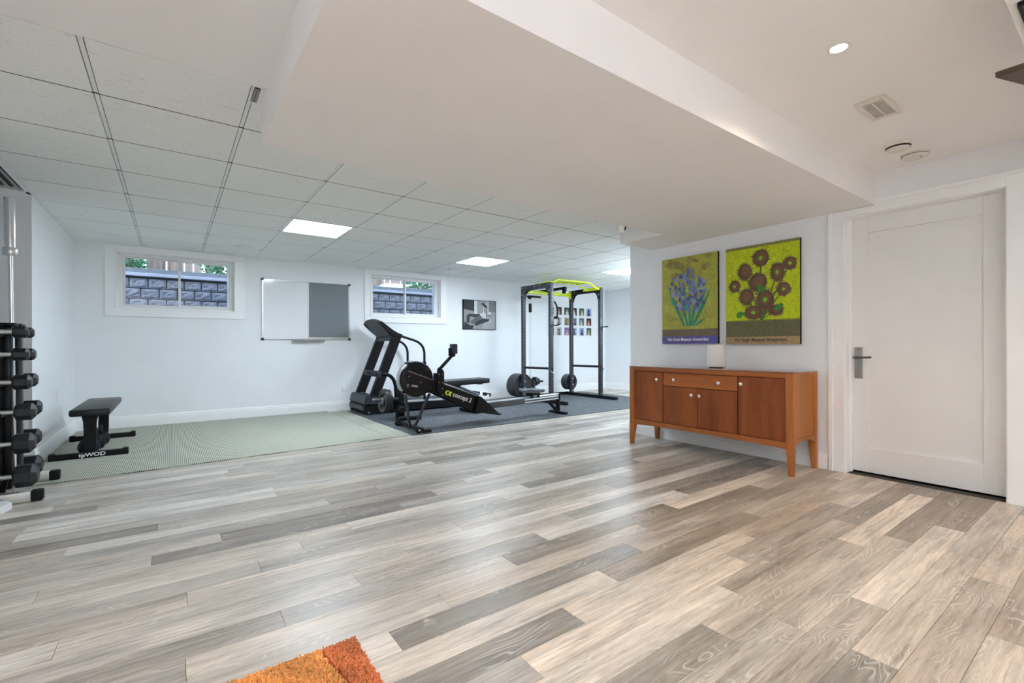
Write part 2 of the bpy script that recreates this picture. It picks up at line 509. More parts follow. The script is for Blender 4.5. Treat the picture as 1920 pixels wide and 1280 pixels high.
for i in near:
    a, b, ya, yb_, c, r = planks[i]
    key = (round(b - a, 3), round(yb_ - ya, 4))
    if key not in pc:
        L_, W_ = (b - a) / 2 - G, (yb_ - ya) / 2 - G
        me = B().box(-L_, L_, -W_, W_, -.0040, 0, .0004, 1).mesh('plank', smooth=False)
        me.materials.append(PLANK); pc[key] = me
    o = bpy.data.objects.new('plank', pc[key]); COL.objects.link(o)
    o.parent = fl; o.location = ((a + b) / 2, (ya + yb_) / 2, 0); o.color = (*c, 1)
bm = bmesh.new(); tl = bm.loops.layers.float_color.new('tone')
for i, p in enumerate(planks):
    if i in nearset: continue
    a, b, ya, yb_, c, r = p
    q = [(a + G, ya + G), (b - G, ya + G), (b - G, yb_ - G), (a + G, yb_ - G)]
    lo = [bm.verts.new((x, y, -.004)) for x, y in q]; hi = [bm.verts.new((x, y, 0)) for x, y in q]
    fs = [bm.faces.new(hi)] + [bm.faces.new((lo[t], lo[(t + 1) % 4], hi[(t + 1) % 4], hi[t])) for t in range(4)]
    for f in fs:
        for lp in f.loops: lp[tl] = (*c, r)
me = bpy.data.meshes.new('remaining_planks'); bm.to_mesh(me); bm.free()
obj('remaining_planks', me, PLANKS, fl, kind='stuff')

# ---- walls
W1 = (-.657 - .0, .812); 
WIN = [dict(x0=-.655, x1=.813, z0=1.374, ix0=-.54, ix1=.695, iz0=1.478, iz1=2.165), dict(x0=2.498, x1=3.968, z0=1.384, ix0=2.61, ix1=3.85, iz0=1.495, iz1=2.165)]
bw = B()
ZTOP = 2.6
bw.box(-1.05, WIN[0]['ix0'], YB, YB + .30, -.05, ZTOP)
bw.box(WIN[0]['ix1'], WIN[1]['ix0'], YB, YB + .30, -.05, ZTOP)
bw.box(WIN[1]['ix1'], 8.25, YB, YB + .30, -.05, ZTOP)
for q in WIN:
    bw.box(q['ix0'], q['ix1'], YB, YB + .30, -.05, q['iz0'])
    bw.box(q['ix0'], q['ix1'], YB, YB + .30, q['iz1'], ZTOP)
bw.done('wall_back', WALL, smooth=False, kind='structure')
B().box(-1.05, -.93, 5.42, YB, -.05, ZTOP).done('wall_left', WALL, smooth=False, kind='structure')
B().box(-2.3, -1.05, 5.42, 5.54, -.05, ZTOP).done('wall_alcove', WALL, smooth=False, kind='structure')
B().box(-2.42, -2.3, 3.8, 5.54, -.05, ZTOP).done('wall_alcove_side', WALL, smooth=False, kind='structure')
B().box(-2.3, -.92, 3.8, 3.92, -.05, ZTOP).box(-1.05, -.92, -3.3, 3.8, -.05, ZTOP).done('wall_left_front', WALL, smooth=False, kind='structure')
B().box(-1.05, 4.4, -3.32, -3.2, -.05, ZTOP).done('wall_front', WALL, smooth=False, kind='structure')
XS = 4.25
DY0, DY1, DZ = .535, 1.410, 1.990
wr = B()
wr.box(XS, XS + .12, DY1, 3.40, -.05, ZTOP)
wr.box(XS, XS + .12, -3.2, DY0, -.05, ZTOP)
wr.box(XS, XS + .12, DY0, DY1, DZ, ZTOP)
wr.box(XS, 8.22, 3.40, 3.52, -.05, ZTOP)
wr.done('wall_right', WALL, smooth=False, kind='structure')
B().box(8.1, 8.22, 3.52, YB, -.05, ZTOP).done('wall_right_gym', WALL, smooth=False, kind='structure')
B().box(4.37, 5.2, .2, 1.8, -.05, -.004).box(4.5, 4.6, .2, 1.8, 0, ZTOP).done('wall_closet', DARKV, smooth=False, kind='structure')

# ---- ceilings
ce = empty('ceiling', (0, 0, 0), kind='structure')
TX0, TPX, TY0, TPY = -.300, .6225, 3.070, .6255
xs = [-.93] + [TX0 + k * TPX for k in range(0, 14)] + [8.1]
ys = [2.54, TY0] + [TY0 + k * TPY for k in range(1, 7)] + [YB]
xs = [x for x in xs if x <= 8.1]
if 8.1 - xs[-2] < .05: xs.pop(-2)
panels = {(2, 3), (6, 4), (10, 3)}     # (col,row) of troffers: col index in xs, row index in ys
tcache = {}
for i in range(len(xs) - 1):
    for j in range(len(ys) - 1):
        x0, x1, y0, y1 = xs[i], xs[i + 1], ys[j], ys[j + 1]
        if i > 7 and y1 < 3.5: continue
        px = any(abs(x0 - (TX0 + a * TPX)) < .02 and abs(y0 - (TY0 + b * TPY)) < .02 for a, b in ((2, 3), (6, 4), (10, 3)))
        if px: continue
        gl = .0 if i == 0 else .011
        key = (round(x1 - x0, 3), round(y1 - y0, 3), i == 0)
        if key not in tcache:
            me = B().box(0 + .0125, (x1 - x0) - .0125, .006, (y1 - y0) - .006, 0, .016, .0015, 1).mesh('ceiling_tile', smooth=False)
            me.materials.append(TILE); tcache[key] = me
        o = bpy.data.objects.new('ceiling_tile', tcache[key]); COL.objects.link(o); o.parent = ce; o.location = (x0, y0, ZT)
GRID = mat('grid_white', (.80, .82, .82), .4, noise=(10, .01))
REVEAL_SHADE = mat('reveal_shade', (.035, .03, .022), .9, noise=(20, .05))  # near-black colour stands in for the shade inside the tile reveal
for x in xs[1:-1]:
    B().box(x - .0088, x + .0088, 2.54, YB, ZT + .0035, ZT + .009).box(x - .001, x + .001, 2.54, YB, ZT + .009, ZT + .04).done('main_tee', GRID, ce, smooth=False)
for y in ys[1:-1]:
    B().box(-.93, 8.1, y - .006, y + .006, ZT + .0020, ZT + .0034).done('cross_tee', REVEAL_SHADE, ce, smooth=False)
B().box(-.93, 8.1, 2.5, YB, ZT + .05, ZT + .08).done('ceiling_deck', DARKV, ce, smooth=False)
B().box(-.93, -.908, 2.54, YB, ZT - .002, ZT + .01).box(-.908, 8.1, YB - .012, YB, ZT - .002, ZT + .01).box(8.088, 8.1, 3.52, YB, ZT - .002, ZT + .01).done('wall_angle', GRID, ce, smooth=False)
# flush plaster ceiling at left and the upper ceiling in front of the bulkhead
B().box(-1.0, .374, -3.2, 2.54, ZT, ZT + .1).done('ceiling_left', PLASTER, smooth=False, kind='structure')
B().box(.374, XS, -3.2, 1.215, ZU, ZU + .1).done('ceiling_front', PLASTER, smooth=False, kind='structure')
B().box(.374, XS, 1.215, 2.715, ZS, ZS + .5).done('soffit', PLASTER, smooth=False, kind='structure')
B().box(3.722, XS + .02, 2.70, 3.212, ZS - .004, ZS + .5).done('soffit_return', PLASTER, smooth=False, kind='structure')
# alcove ceiling with a slatted return grille
B().box(-2.3, -.93, 3.9, 4.5, ZT, ZT + .1).box(-2.3, -.93, 5.345, 5.42, ZT, ZT + .1).box(-.955, -.93, 4.5, 5.42, ZT - .0, ZT + .1).box(-2.3, -1.75, 4.5, 5.345, ZT, ZT + .1).done('ceiling_alcove', TRIMM, smooth=False, kind='structure')
gr = empty('return_grille', (-1.35, 4.9, ZT), 'grey slatted return air grille in the alcove ceiling above the weights', 'vent')
B().box(-1.75, -.955, 4.5, 5.345, ZT + .03, ZT + .04).done('backing', mat('grille_back', (.10, .105, .10), .7, noise=(20, .05)), gr, smooth=False)
gm = mat('grille_slat', (.42, .44, .44), .5, noise=(15, .03))
sl = B().box(-.012 + 0, .012, -.42, .42, -.001, .001).mesh('slat', smooth=False); sl.materials.append(gm)
for k in range(15):
    o = bpy.data.objects.new('slat', sl); COL.objects.link(o); o.parent = gr
    o.location = (-1.72 + k * .0525 + 1.35, .0225, .01); o.rotation_euler = (0, math.radians(14), 0)
# soffit near the camera, top right of the picture
B().box(1.9, XS, -1.1, .262, 2.05, ZU).done('soffit_near', mat('soffit_white', (.86, .87, .86), .6, noise=(8, .01)), smooth=False, kind='structure')
rg = empty('slot_diffuser', (2.2, .1, 2.05), 'black framed slot diffuser in the white soffit at the top right corner', 'vent')
B().box(2.103, 2.43, .150, .160, 2.036, 2.05).box(2.103, 2.43, .231, .241, 2.036, 2.05).box(2.103, 2.113, .160, .231, 2.036, 2.05).box(2.42, 2.43, .160, .231, 2.036, 2.05).box(2.113, 2.42, .190, .196, 2.036, 2.05).done('frame', BLACK, rg, smooth=False)
B().box(2.113, 2.42, .160, .231, 2.046, 2.05).done('backing', SILV, rg, smooth=False)
tagit(B().prism([(2.573, .353), (2.57, -.03), (3.02, -.03), (3.02, .200)], 'z', 2.028, 2.05, .001).done('ceiling_panel', DKWOOD, smooth=False),
      'dark brown wooden panel corner jutting out under the soffit at top right', 'panel')

# ---- baseboards (stepped profile)
def board(name, pts_list, h=.150, t=.016):
    b = B()
    for (p0, p1, nrm) in pts_list:
        p0 = Vector(p0).to_3d(); p1 = Vector(p1).to_3d(); nn = Vector(nrm).to_3d()
        prof = [(0, 0), (t, 0), (t, h * .70), (t * .75, h * .74), (t * .75, h * .86), (t * .45, h * .92), (t * .35, h), (0, h)]
        v0 = [p0 + nn * a + Vector((0, 0, z)) for a, z in prof]; v1 = [p1 + nn * a + Vector((0, 0, z)) for a, z in prof]
        n_ = len(prof)
        b._add([tuple(v) for v in v0 + v1], [tuple(range(n_)), tuple(range(2 * n_ - 1, n_ - 1, -1))] + [(i, i + n_, (i + 1) % n_ + n_, (i + 1) % n_) for i in range(n_)])
    return b.done(name, TRIMM, smooth=False, kind='structure')
board('baseboard_back', [((-.93, YB), (8.1, YB), (0, -1))])
board('baseboard_left', [((-.93, 5.42), (-.93, YB), (1, 0)), ((-2.3, 5.42), (-.914, 5.42), (0, -1))])
board('baseboard_left_front', [((-.92, -3.2), (-.92, 3.92), (1, 0)), ((-2.3, 3.92), (-.904, 3.92), (0, 1))])
board('baseboard_right', [((XS, 1.525), (XS, 3.52), (-1, 0)), ((XS - .016, 3.52), (8.1, 3.52), (0, 1)), ((XS, -3.2), (XS, .41), (-1, 0))], h=.13)
board('baseboard_right_gym', [((8.1, 3.52), (8.1, YB), (-1, 0))])
B().prism([(-.86, 4.02), (-.815, 4.06), (-.80, 4.14), (-.83, 4.20), (-.90, 4.20), (-.90, 4.02)], 'z', 0, .045, .004).done('trim_5', TRIMM, smooth=False, kind='structure')

# ---- door and casing
d1 = empty('door_1', (XS + .09, .97, 0), kind='structure')
sx = XS + .098
db = B()
db.box(sx, sx + .035, DY0 + .008, .656, .012, DZ - .006, .002)
db.box(sx, sx + .035, 1.288, DY1 - .006, .012, DZ - .006, .002)
db.box(sx, sx + .035, .656, 1.288, 1.863, DZ - .006, .002)
db.box(sx, sx + .035, .656, 1.288, .012, .200, .002)
db.done('door_frame', DOORM, d1, smooth=False)
B().box(sx + .015, sx + .030, .654, 1.290, .198, 1.865).done('door_panel', DOORM, d1, smooth=False)
h = B().box(sx - .008, sx, 1.324, 1.378, .734, .979, .002).done('handle_plate', mat('satin_nickel', (.33, .33, .32), .35, .9, noise=(9, .1)), d1)
NICK = h.data.materials[0]
B().cyl((sx - .004, 1.352, .899), (sx - .05, 1.352, .899), .010, n=16).tube([(sx - .05, 1.372, .899), (sx - .052, 1.33, .899), (sx - .052, 1.255, .901)], .0075, 12).done('door_handle', mat('dark_nickel', (.16, .14, .13), .35, .9, noise=(9, .05)), h)
B().cyl((sx - .0095, 1.351, .958), (sx - .007, 1.351, .958), .004, n=12).done('keyhole', DARKV, h)
def casing(name, segs):
    b = B()
    for s_ in segs: b.box(*s_)
    return b.done(name, TRIMM, smooth=False, kind='structure')
# casing boards with a raised outer edge and a thin inner bead
casing('trim_1', [(XS - .018, XS, DY1, 1.518, 0, ZS - .002, .002), (XS - .026, XS - .017, 1.490, 1.518, 0, ZS - .002, .002), (XS - .006, XS + .12, DY1 - .008, DY1, 0, DZ, .001), (XS + .07, XS + .096, DY1 - .020, DY1 - .007, 0, DZ, .001)])
casing('trim_2', [(XS - .018, XS, .410, DY0, 0, 2.08, .002), (XS - .026, XS - .017, .410, .438, 0, 2.08, .002), (XS - .006, XS + .12, DY0, DY0 + .006, 0, DZ, .001)])
casing('trim_3', [(XS - .018, XS, DY0, DY1, DZ, ZS - .003, .002), (XS - .018, XS, DY0, 1.2145, ZS - .004, 2.08, .002), (XS - .026, XS - .017, .41, 1.2145, 2.054, 2.08, .002), (XS - .006, XS + .12, DY0, DY1, DZ - .006, DZ, .001)])

# ---- windows
GLASS = bpy.data.materials.new('window_glass'); GLASS.use_nodes = True
g = GLASS.node_tree; g.nodes.clear()
go = g.nodes.new('ShaderNodeOutputMaterial'); gm_ = g.nodes.new('ShaderNodeMixShader'); gt = g.nodes.new('ShaderNodeBsdfTransparent'); gg = g.nodes.new('ShaderNodeBsdfGlossy'); gf = g.nodes.new('ShaderNodeFresnel')
gt.inputs[0].default_value = (.95, .97, .97, 1); gg.inputs['Roughness'].default_value = .03; gf.inputs[0].default_value = 1.4
g.links.new(gf.outputs[0], gm_.inputs[0]); g.links.new(gt.outputs[0], gm_.inputs[1]); g.links.new(gg.outputs[0], gm_.inputs[2]); g.links.new(gm_.outputs[0], go.inputs[0])
for k, q in enumerate(WIN):
    wn = empty('window_%d' % (k + 1), ((q['x0'] + q['x1']) / 2, YB, q['z0']), kind='structure')
    X0, X1, Z0, Z1 = q['x0'], q['x1'], q['z0'], ZT - .004
    i0, i1, k0, k1 = q['ix0'], q['ix1'], q['iz0'], q['iz1']
    c = B()
    c.box(X0, X1, YB - .022, YB, Z0, k0, .003).box(X0, X1, YB - .022, YB, k1, Z1, .003)
    c.box(X0, i0, YB - .022, YB, k0, k1, .003).box(i1, X1, YB - .022, YB, k0, k1, .003)
    c.box(i0 - .018, i1 + .018, YB - .030, YB - .02, k0 - .018, k0, .002).box(i0 - .018, i1 + .018, YB - .030, YB - .02, k1, k1 + .018, .002)
    c.box(i0 - .018, i0, YB - .030, YB - .02, k0, k1, .002).box(i1, i1 + .018, YB - .030, YB - .02, k0, k1, .002)
    c.done('casing', TRIMM, wn, smooth=False)
    B().box(i0, i0 + .008, YB, YB + .12, k0, k1).box(i1 - .008, i1, YB, YB + .12, k0, k1).box(i0, i1, YB, YB + .12, k0, k0 + .008).box(i0, i1, YB, YB + .12, k1 - .008, k1).done('jamb', TRIMM, wn, smooth=False)
    f = B(); fy0, fy1 = YB + .085, YB + .15
    f.box(i0 + .006, i0 + .05, fy0, fy1, k0 + .006, k1 - .006, .003).box(i1 - .05, i1 - .006, fy0, fy1, k0 + .006, k1 - .006, .003)
    f.box(i0 + .05, i1 - .05, fy0, fy1, k0 + .006, k0 + .035, .003).box(i0 + .05, i1 - .05, fy0, fy1, k1 - .035, k1 - .006, .003)
    f.done('frame', WHITEP, wn, smooth=False)
    mid = (i0 + i1) / 2
    for s_, (a, b) in enumerate(((i0 + .052, mid + .008), (mid - .008, i1 - .052))):
        yy = YB + (.125 if s_ == 0 else .096)
        sh = B(); t_ = .018 if s_ == 0 else .026
        sh.box(a, a + t_, yy - .012, yy + .012, k0 + .036, k1 - .036, .002).box(b - t_, b, yy - .012, yy + .012, k0 + .036, k1 - .036, .002)
        sh.box(a + t_, b - t_, yy - .012, yy + .012, k0 + .036, k0 + .036 + t_, .002).box(a + t_, b - t_, yy - .012, yy + .012, k1 - .036 - t_, k1 - .036, .002)
        so = sh.done('sash', WHITEP, wn, smooth=False)
        B().box(a + t_ - .002, b - t_ + .002, yy - .002, yy + .002, k0 + .034 + t_, k1 - .034 - t_).done('pane', GLASS, so, smooth=False)
    B().box(mid - .012, mid + .012, YB + .078, YB + .086, (k0 + k1) / 2 - .04, (k0 + k1) / 2 + .04, .003).done('latch', WHITEP, wn)

# =================================================================== OUTSIDE (window well)
rb = random.Random(3)
BLK = mat('split_face_block', (.33, .34, .37), .85, noise=(14, .25), bump=(26, 1.0))
BLKD = mat('block_joint', (.05, .05, .055), .9, noise=(20, .1))
rw = B().box(-1.6, 5.4, 8.375, 8.7, .7, 1.965).done('wall_outside', BLKD, smooth=False, kind='structure')
bl_meshes = []
for v in range(4):
    bm = bmesh.new()
    nx, nz_ = 6, 5; grid = []
    for a in range(nx + 1):
        colm = []
        for b in range(nz_ + 1):
            edge = a in (0, nx) or b in (0, nz_)
            colm.append(bm.verts.new((-.0985 + .197 * a / nx, (-.0 if edge else -.012 - rb.uniform(0, .014)), -.067 + .134 * b / nz_)))
        grid.append(colm)
    for a in range(nx):
        for b in range(nz_):
            bm.faces.new((grid[a][b], grid[a + 1][b], grid[a + 1][b + 1], grid[a][b + 1]))
    ext = bmesh.ops.extrude_edge_only(bm, edges=[e for e in bm.edges if e.is_boundary])
    for vv in [e for e in ext['geom'] if isinstance(e, bmesh.types.BMVert)]: vv.co.y += .04
    bmesh.ops.recalc_face_normals(bm, faces=bm.faces[:])
    for f in bm.faces:
        pass
    me = bpy.data.meshes.new('block'); bm.to_mesh(me); bm.free(); me.materials.append(BLK); bl_meshes.append(me)
for r in range(6):
    off = -.480 if r % 2 == 0 else -.355
    zc = 1.963 - .0725 - r * .145
    for c in range(-5, 28):
        x = off + c * .2085 + .104
        if not (-1.4 < x < 5.2): continue
        o = bpy.data.objects.new('block', rb.choice(bl_meshes)); COL.objects.link(o); o.parent = rw
        o.location = (x, 8.355, zc)
B().box(-1.6, 5.4, 8.30, 8.62, 1.985, 2.032, .006).done('cap_course', mat('pale_cap_stone', (.52, .55, .62), .8, noise=(9, .1), bump=(40, .3)), rw, smooth=False)
B().box(-1.6, 5.4, 8.345, 8.7, 2.034, 2.10, .004).done('coping', mat('grey_coping_timber', (.20, .23, .24), .8, noise=(9, .12), bump=(30, .3)), rw, smooth=False)
B().box(-1.7, -1.6, YB + .3, 8.7, .7, 2.05).box(5.4, 5.5, YB + .3, 8.7, .7, 2.05).box(-1.6, 5.4, YB + .3, 8.4, .6, .7).done('window_well_side', BLKD, rw, smooth=False)
tagit(B().box(-14, 22, 8.7, 30, 1.85, 2.0).done('ground_outside', mat('lawn_soil', (.10, .12, .06), .95, noise=(2, .3), bump=(20, .5))), kind='structure')
fe = empty('garden_fence', (2, 11.5, 2.0), 'weathered grey brown board fence with bright gaps beyond the window well', 'fence')
FB = mat('fence_board', (.30, .25, .22), .85, noise=(3, .25, (6, 6, .5)))
fm = B().box(-.065, .065, -.01, .01, 0, 1.6, .002, 1).mesh('board', smooth=False); fm.materials.append(FB)
x = -3.0
while x < 10:
    o = bpy.data.objects.new('board', fm); COL.objects.link(o); o.parent = fe
    o.location = (x - 2, rb.uniform(-.01, .01), rb.uniform(0, .03)); x += rb.choice([.14, .15, .17, .20])
# bushes / foliage beyond
LEAF = mat('foliage', (.07, .20, .10), .6, noise=(5, .4))
def bush(cx, cy, cz, r, n, label, seed):
    q = random.Random(seed); bm = bmesh.new()
    for _ in range(n):
        th = q.uniform(0, 2 * math.pi); ph = q.uniform(-1, 1); rr = r * q.uniform(.5, 1) 
        p = Vector((cx + rr * math.cos(th) * math.sqrt(1 - ph * ph), cy + .5 * rr * math.sin(th) * math.sqrt(1 - ph * ph), max(cz + rr * ph, 2.0)))
        a = Vector((q.uniform(-1, 1), q.uniform(-1, 1), q.uniform(-1, 1))).normalized() * .04
        b = Vector((q.uniform(-1, 1), q.uniform(-1, 1), q.uniform(-1, 1))).normalized() * .022
        bm.faces.new([bm.verts.new(p - a), bm.verts.new(p + b), bm.verts.new(p + a), bm.verts.new(p - b)])
    me = bpy.data.meshes.new('bush'); bm.to_mesh(me); bm.free()
    root = empty('bush', (cx, cy, 2.0), label, 'bush')
    for v in me.vertices: v.co -= Vector((cx, cy, 2.0))
    obj('foliage', me, LEAF, root, kind='stuff')
    B().tube([(cx, cy, 1.98), (cx + .05, cy, cz)], .03, 8).done('stem', FB, root)
bush(.95, 10.2, 2.5, .55, 2600, 'green bush seen through the right half of the left window', 1)
bush(-.62, 10.4, 2.5, .30, 900, 'small green bush in the upper left corner of the left window', 2)
bush(5.0, 10.6, 2.5, .55, 2200, 'green bush seen through the right half of the window behind the treadmill', 4)
BARK = mat('tree_bark', (.17, .13, .11), .9, noise=(5, .35, (4, 4, .6)), bump=(12, .8, (4, 4, .6)))
for cx, r, lb in ((-.25, .14, 'thick brown tree trunk left of centre in the left window'), (.05, .10, 'slimmer brown tree trunk beside the thick one in the left window'), (3.9, .16, 'brown tree trunk seen in the left half of the window behind the treadmill')):
    q = random.Random(cx)
    tagit(B().tube([(cx + q.uniform(-.01, .01), 10.9, z) for z in (1.95, 2.3, 2.8, 3.6, 4.5)], [r * 1.2, r, r * .95, r * .85, r * .7], 12).done('tree_trunk', BARK), lb, 'tree')

# =================================================================== CEILING FIXTURES
PAN = bpy.data.materials.new('troffer_diffuser'); PAN.use_nodes = True
n_ = PAN.node_tree; bs = n_.nodes['Principled BSDF']
bs.inputs['Base Color'].default_value = (.9, .9, .9, 1); bs.inputs['Emission Color'].default_value = PANEL_C; bs.inputs['Emission Strength'].default_value = PANEL_E
PL_LAB = ['square LED ceiling panel nearest the camera, left of centre above the whiteboard end', 'square LED ceiling panel in the middle, above the window behind the treadmill', 'square LED ceiling panel at right, partly hidden by the wall beside the blue picture']
for (a, b), lb in zip(((2, 3), (6, 4), (10, 3)), PL_LAB):
    x0, y0 = TX0 + a * TPX, TY0 + b * TPY; x1, y1 = x0 + TPX, y0 + TPY
    r = empty('ceiling_light', ((x0 + x1) / 2, (y0 + y1) / 2, ZT), lb, 'ceiling light', 'LED panels in the tile ceiling')
    B().box(x0 + .012, x0 + .03, y0 + .006, y1 - .006, ZT - .002, ZT + .014, .001).box(x1 - .03, x1 - .012, y0 + .006, y1 - .006, ZT - .002, ZT + .014, .001).box(x0 + .03, x1 - .03, y0 + .006, y0 + .02, ZT - .002, ZT + .014, .001).box(x0 + .03, x1 - .03, y1 - .02, y1 - .006, ZT - .002, ZT + .014, .001).done('frame', GRID, r, smooth=False)
    B().box(x0 + .03, x1 - .03, y0 + .02, y1 - .02, ZT + .004, ZT + .012).done('diffuser', PAN, r, smooth=False)
# recessed downlights, all but the first added as unseen fill
def pot(p, color, label, strength=22):
    r = empty('downlight', p, label, 'ceiling light')
    B().lathe(p, [(.032, 0), (.043, -.001), (.044, -.004), (.038, -.006), (.031, -.004), (.029, .0)], n=40, caps=False).done('trim_ring', WHITEP, r)
    em = bpy.data.materials.new('lamp_lens'); em.use_nodes = True
    q = em.node_tree.nodes['Principled BSDF']; q.inputs['Emission Color'].default_value = (*color, 1); q.inputs['Emission Strength'].default_value = strength
    B().cyl((p[0], p[1], p[2] - .0035), (p[0], p[1], p[2] - .0005), .030, n=40).done('lens', em, r)
for k, (p, e, c) in enumerate(POTS):
    pot(p, (1, .93, .82) if c == WARM_C else (1, .97, .93), 'lit round recessed downlight in the plaster ceiling above the sideboard end' if k == 0 else ['', 'added round downlight in front of the door, just behind the camera', 'added round downlight behind the camera beside the near soffit', 'added round downlight in the plaster ceiling close behind the camera', 'added round downlight in the plaster ceiling left of the soffit, above the frame', 'added round downlight near the front wall, middle of the room', 'added round downlight near the front wall and the door wall corner'][k])
# exhaust fan grille
vt = empty('exhaust_grille', (3.07, .86, ZU), 'square beige slatted exhaust fan grille in the front ceiling', 'vent')
VM = mat('vent_plastic', (.72, .68, .62), .5, noise=(10, .02))
vx0, vx1, vy0, vy1 = 2.925, 3.215, .792, .928
vb = B()
vb.box(vx0, vx1, vy0, vy0 + .022, ZU - .012, ZU - .001, .003).box(vx0, vx1, vy1 - .022, vy1, ZU - .012, ZU - .001, .003).box(vx0, vx0 + .04, vy0 + .022, vy1 - .022, ZU - .012, ZU - .001, .003).box(vx1 - .04, vx1, vy0 + .022, vy1 - .022, ZU - .012, ZU - .001, .003)
vb.done('frame', VM, vt, smooth=False)
B().box(vx0 + .04, vx1 - .04, vy0 + .022, vy1 - .022, ZU - .003, ZU - .001).done('backing', mat('vent_shadow', (.05, .04, .03), .9, noise=(20, .05)), vt, smooth=False)
for k in range(14):
    xx = vx0 + .047 + k * .0155
    B().hexa([(xx, vy0 + .022, ZU - .011), (xx + .006, vy0 + .022, ZU - .011), (xx + .006, vy1 - .022, ZU - .011), (xx, vy1 - .022, ZU - .011), (xx + .001, vy0 + .022, ZU - .007), (xx + .007, vy0 + .022, ZU - .007), (xx + .007, vy1 - .022, ZU - .007), (xx + .001, vy1 - .022, ZU - .007)]).done('slat', VM, vt, smooth=False)
B().box(vx0 + .04, vx1 - .04, .857, .863, ZU - .0125, ZU - .004).done('spine', VM, vt, smooth=False)
# detectors
DM = mat('detector_plastic', (.76, .72, .67), .5, noise=(10, .02))
s1 = empty('smoke_detector', (3.73, .945, ZU), 'domed round smoke detector with a dark slot, nearer of the two discs', 'detector')
B().lathe((3.73, .945, ZU), [(.072, 0), (.072, -.010), (.064, -.020), (.060, -.034), (.048, -.042), (.001, -.044)], n=48).done('body', DM, s1)
B().lathe((3.73, .945, ZU), [(.0645, -.0205), (.0625, -.030)], n=48, caps=False).done('slot', DARKV, s1)
s2 = empty('carbon_monoxide_detector', (4.02, .93, ZU), 'flat round detector with small holes, beside the door wall', 'detector')
B().lathe((4.02, .93, ZU), [(.076, 0), (.076, -.006), (.071, -.008), (.071, -.016), (.066, -.024), (.001, -.026)], n=48).done('body', DM, s2)
B().lathe((4.02, .93, ZU), [(.0722, -.0085), (.0715, -.0145)], n=48, caps=False).done('groove', mat('groove_shadow', (.3, .27, .24), .8, noise=(20, .05)), s2)
hb = B()
for a in range(3): hb.cyl((4.0 + a * .018, .90 - abs(a - 1) * .004, ZU - .0262), (4.0 + a * .018, .90 - abs(a - 1) * .004, ZU - .0252), .0035, n=8)
hb.done('hole', DARKV, s2)
# round supply diffusers in the tiles
for (cx, cy), lb in (((.73, 6.70), 'round white air diffuser in the tile ceiling above the left window'), ((3.70, 6.72), 'round white air diffuser in the tile ceiling behind the middle LED panel')):
    r = empty('round_diffuser', (cx, cy, ZT), lb, 'vent', 'round ceiling diffusers')
    B().lathe((cx, cy, ZT), [(.105, .002), (.105, -.006), (.09, -.012), (.075, -.008)], n=40, caps=False).done('ring', WHITEP, r)
    B().lathe((cx, cy, ZT), [(.078, -.006), (.074, -.020), (.05, -.028), (.001, -.029)], n=40).done('disc', WHITEP, r)
# linear register beside the soffit
lr = empty('linear_register', (.345, 2.62, ZT), 'small dark slotted register with white flange beside the soffit corner', 'vent')
B().box(.352, .3735, 2.545, 2.700, ZT - .004, ZT - .001).box(.326, .3735, 2.700, 2.712, ZT - .004, ZT - .001).done('flange', WHITEP, lr, smooth=False)
B().box(.326, .352, 2.545, 2.70, ZT - .0035, ZT - .001).done('backing', DARKV, lr, smooth=False)
sm = mat('register_bar', (.52, .50, .48), .4, .3, noise=(10, .05))
for a in range(15):
    for b in range(2):
        B().box(.3275 + b * .0125, .338 + b * .0125, 2.552 + a * .0100, 2.5565 + a * .0100, ZT - .0045, ZT - .0036).done('bar', sm, lr, smooth=False)
# small security camera at the soffit edge
sc = empty('security_camera', (3.19, 2.74, ZS), 'small white camera with dark lens hanging at the soffit edge', 'camera')
B().lathe((3.20, 2.757, ZS + .012), [(.036, 0), (.036, -.02), (.031, -.056), (.026, -.062)], n=28).done('body', WHITEP, sc)
B().lathe((3.224, 2.733, ZS - .012), [(.018, 0), (.018, .010), (.010, .012)], axis=(.7, -.6, -.2), n=20).done('lens', BLACKG, sc)

# unseen uplights added to lift the ceilings, behind camera and sideboard wall
def fill_uplight(x, y, power, color, label):
    HT = 1.30
    r = empty('added_uplight', (x, y, 0), label, 'floor lamp')
    B().lathe((x, y, 0), [(.14, 0), (.14, .015), (.02, .03)], n=32).done('base', BLACK, r)
    B().cyl((x, y, .02), (x, y, HT), .012, n=16).done('pole', BLACK, r)
    B().lathe((x, y, HT), [(.02, 0), (.10, .05), (.16, .10), (.155, .10), (.09, .055), (.01, .02)], n=40, caps=False).done('shade', BLACK, r)
    lamp('added_uplight_bulb', (x, y, HT + .065), power, color, .05, 165, .7, (math.pi, 0, 0))
for t_ in FILL_UPLIGHTS: fill_uplight(*t_)

# =================================================================== SIDEBOARD
SX0, SX1, SY0, SY1 = 3.774, 4.215, 1.588, 3.140
sb = empty('sideboard', ((SX0 + SX1) / 2, (SY0 + SY1) / 2, 0), 'long cherry wood sideboard on tapered legs under the two pictures', 'sideboard')
ZB, ZTP = .205, .785
LW = .056
def sleg(x0, x1, y0, y1, sxn, syn):
    # sxn/syn: +1 when the outer side is at x1/y1 ; tapers on the inner side
    t = .020
    bx0, bx1 = (x0 + t, x1) if sxn > 0 else (x0, x1 - t)
    by0, by1 = (y0 + t, y1) if syn > 0 else (y0, y1 - t)
    b = B()
    b.hexa([(bx0, by0, 0), (bx1, by0, 0), (bx1, by1, 0), (bx0, by1, 0), (x0, y0, ZB), (x1, y0, ZB), (x1, y1, ZB), (x0, y1, ZB)], .003)
    b.box(x0, x1, y0, y1, ZB - .001, ZTP - .006, .003)
    return b.done('leg', CHERRYF, sb)
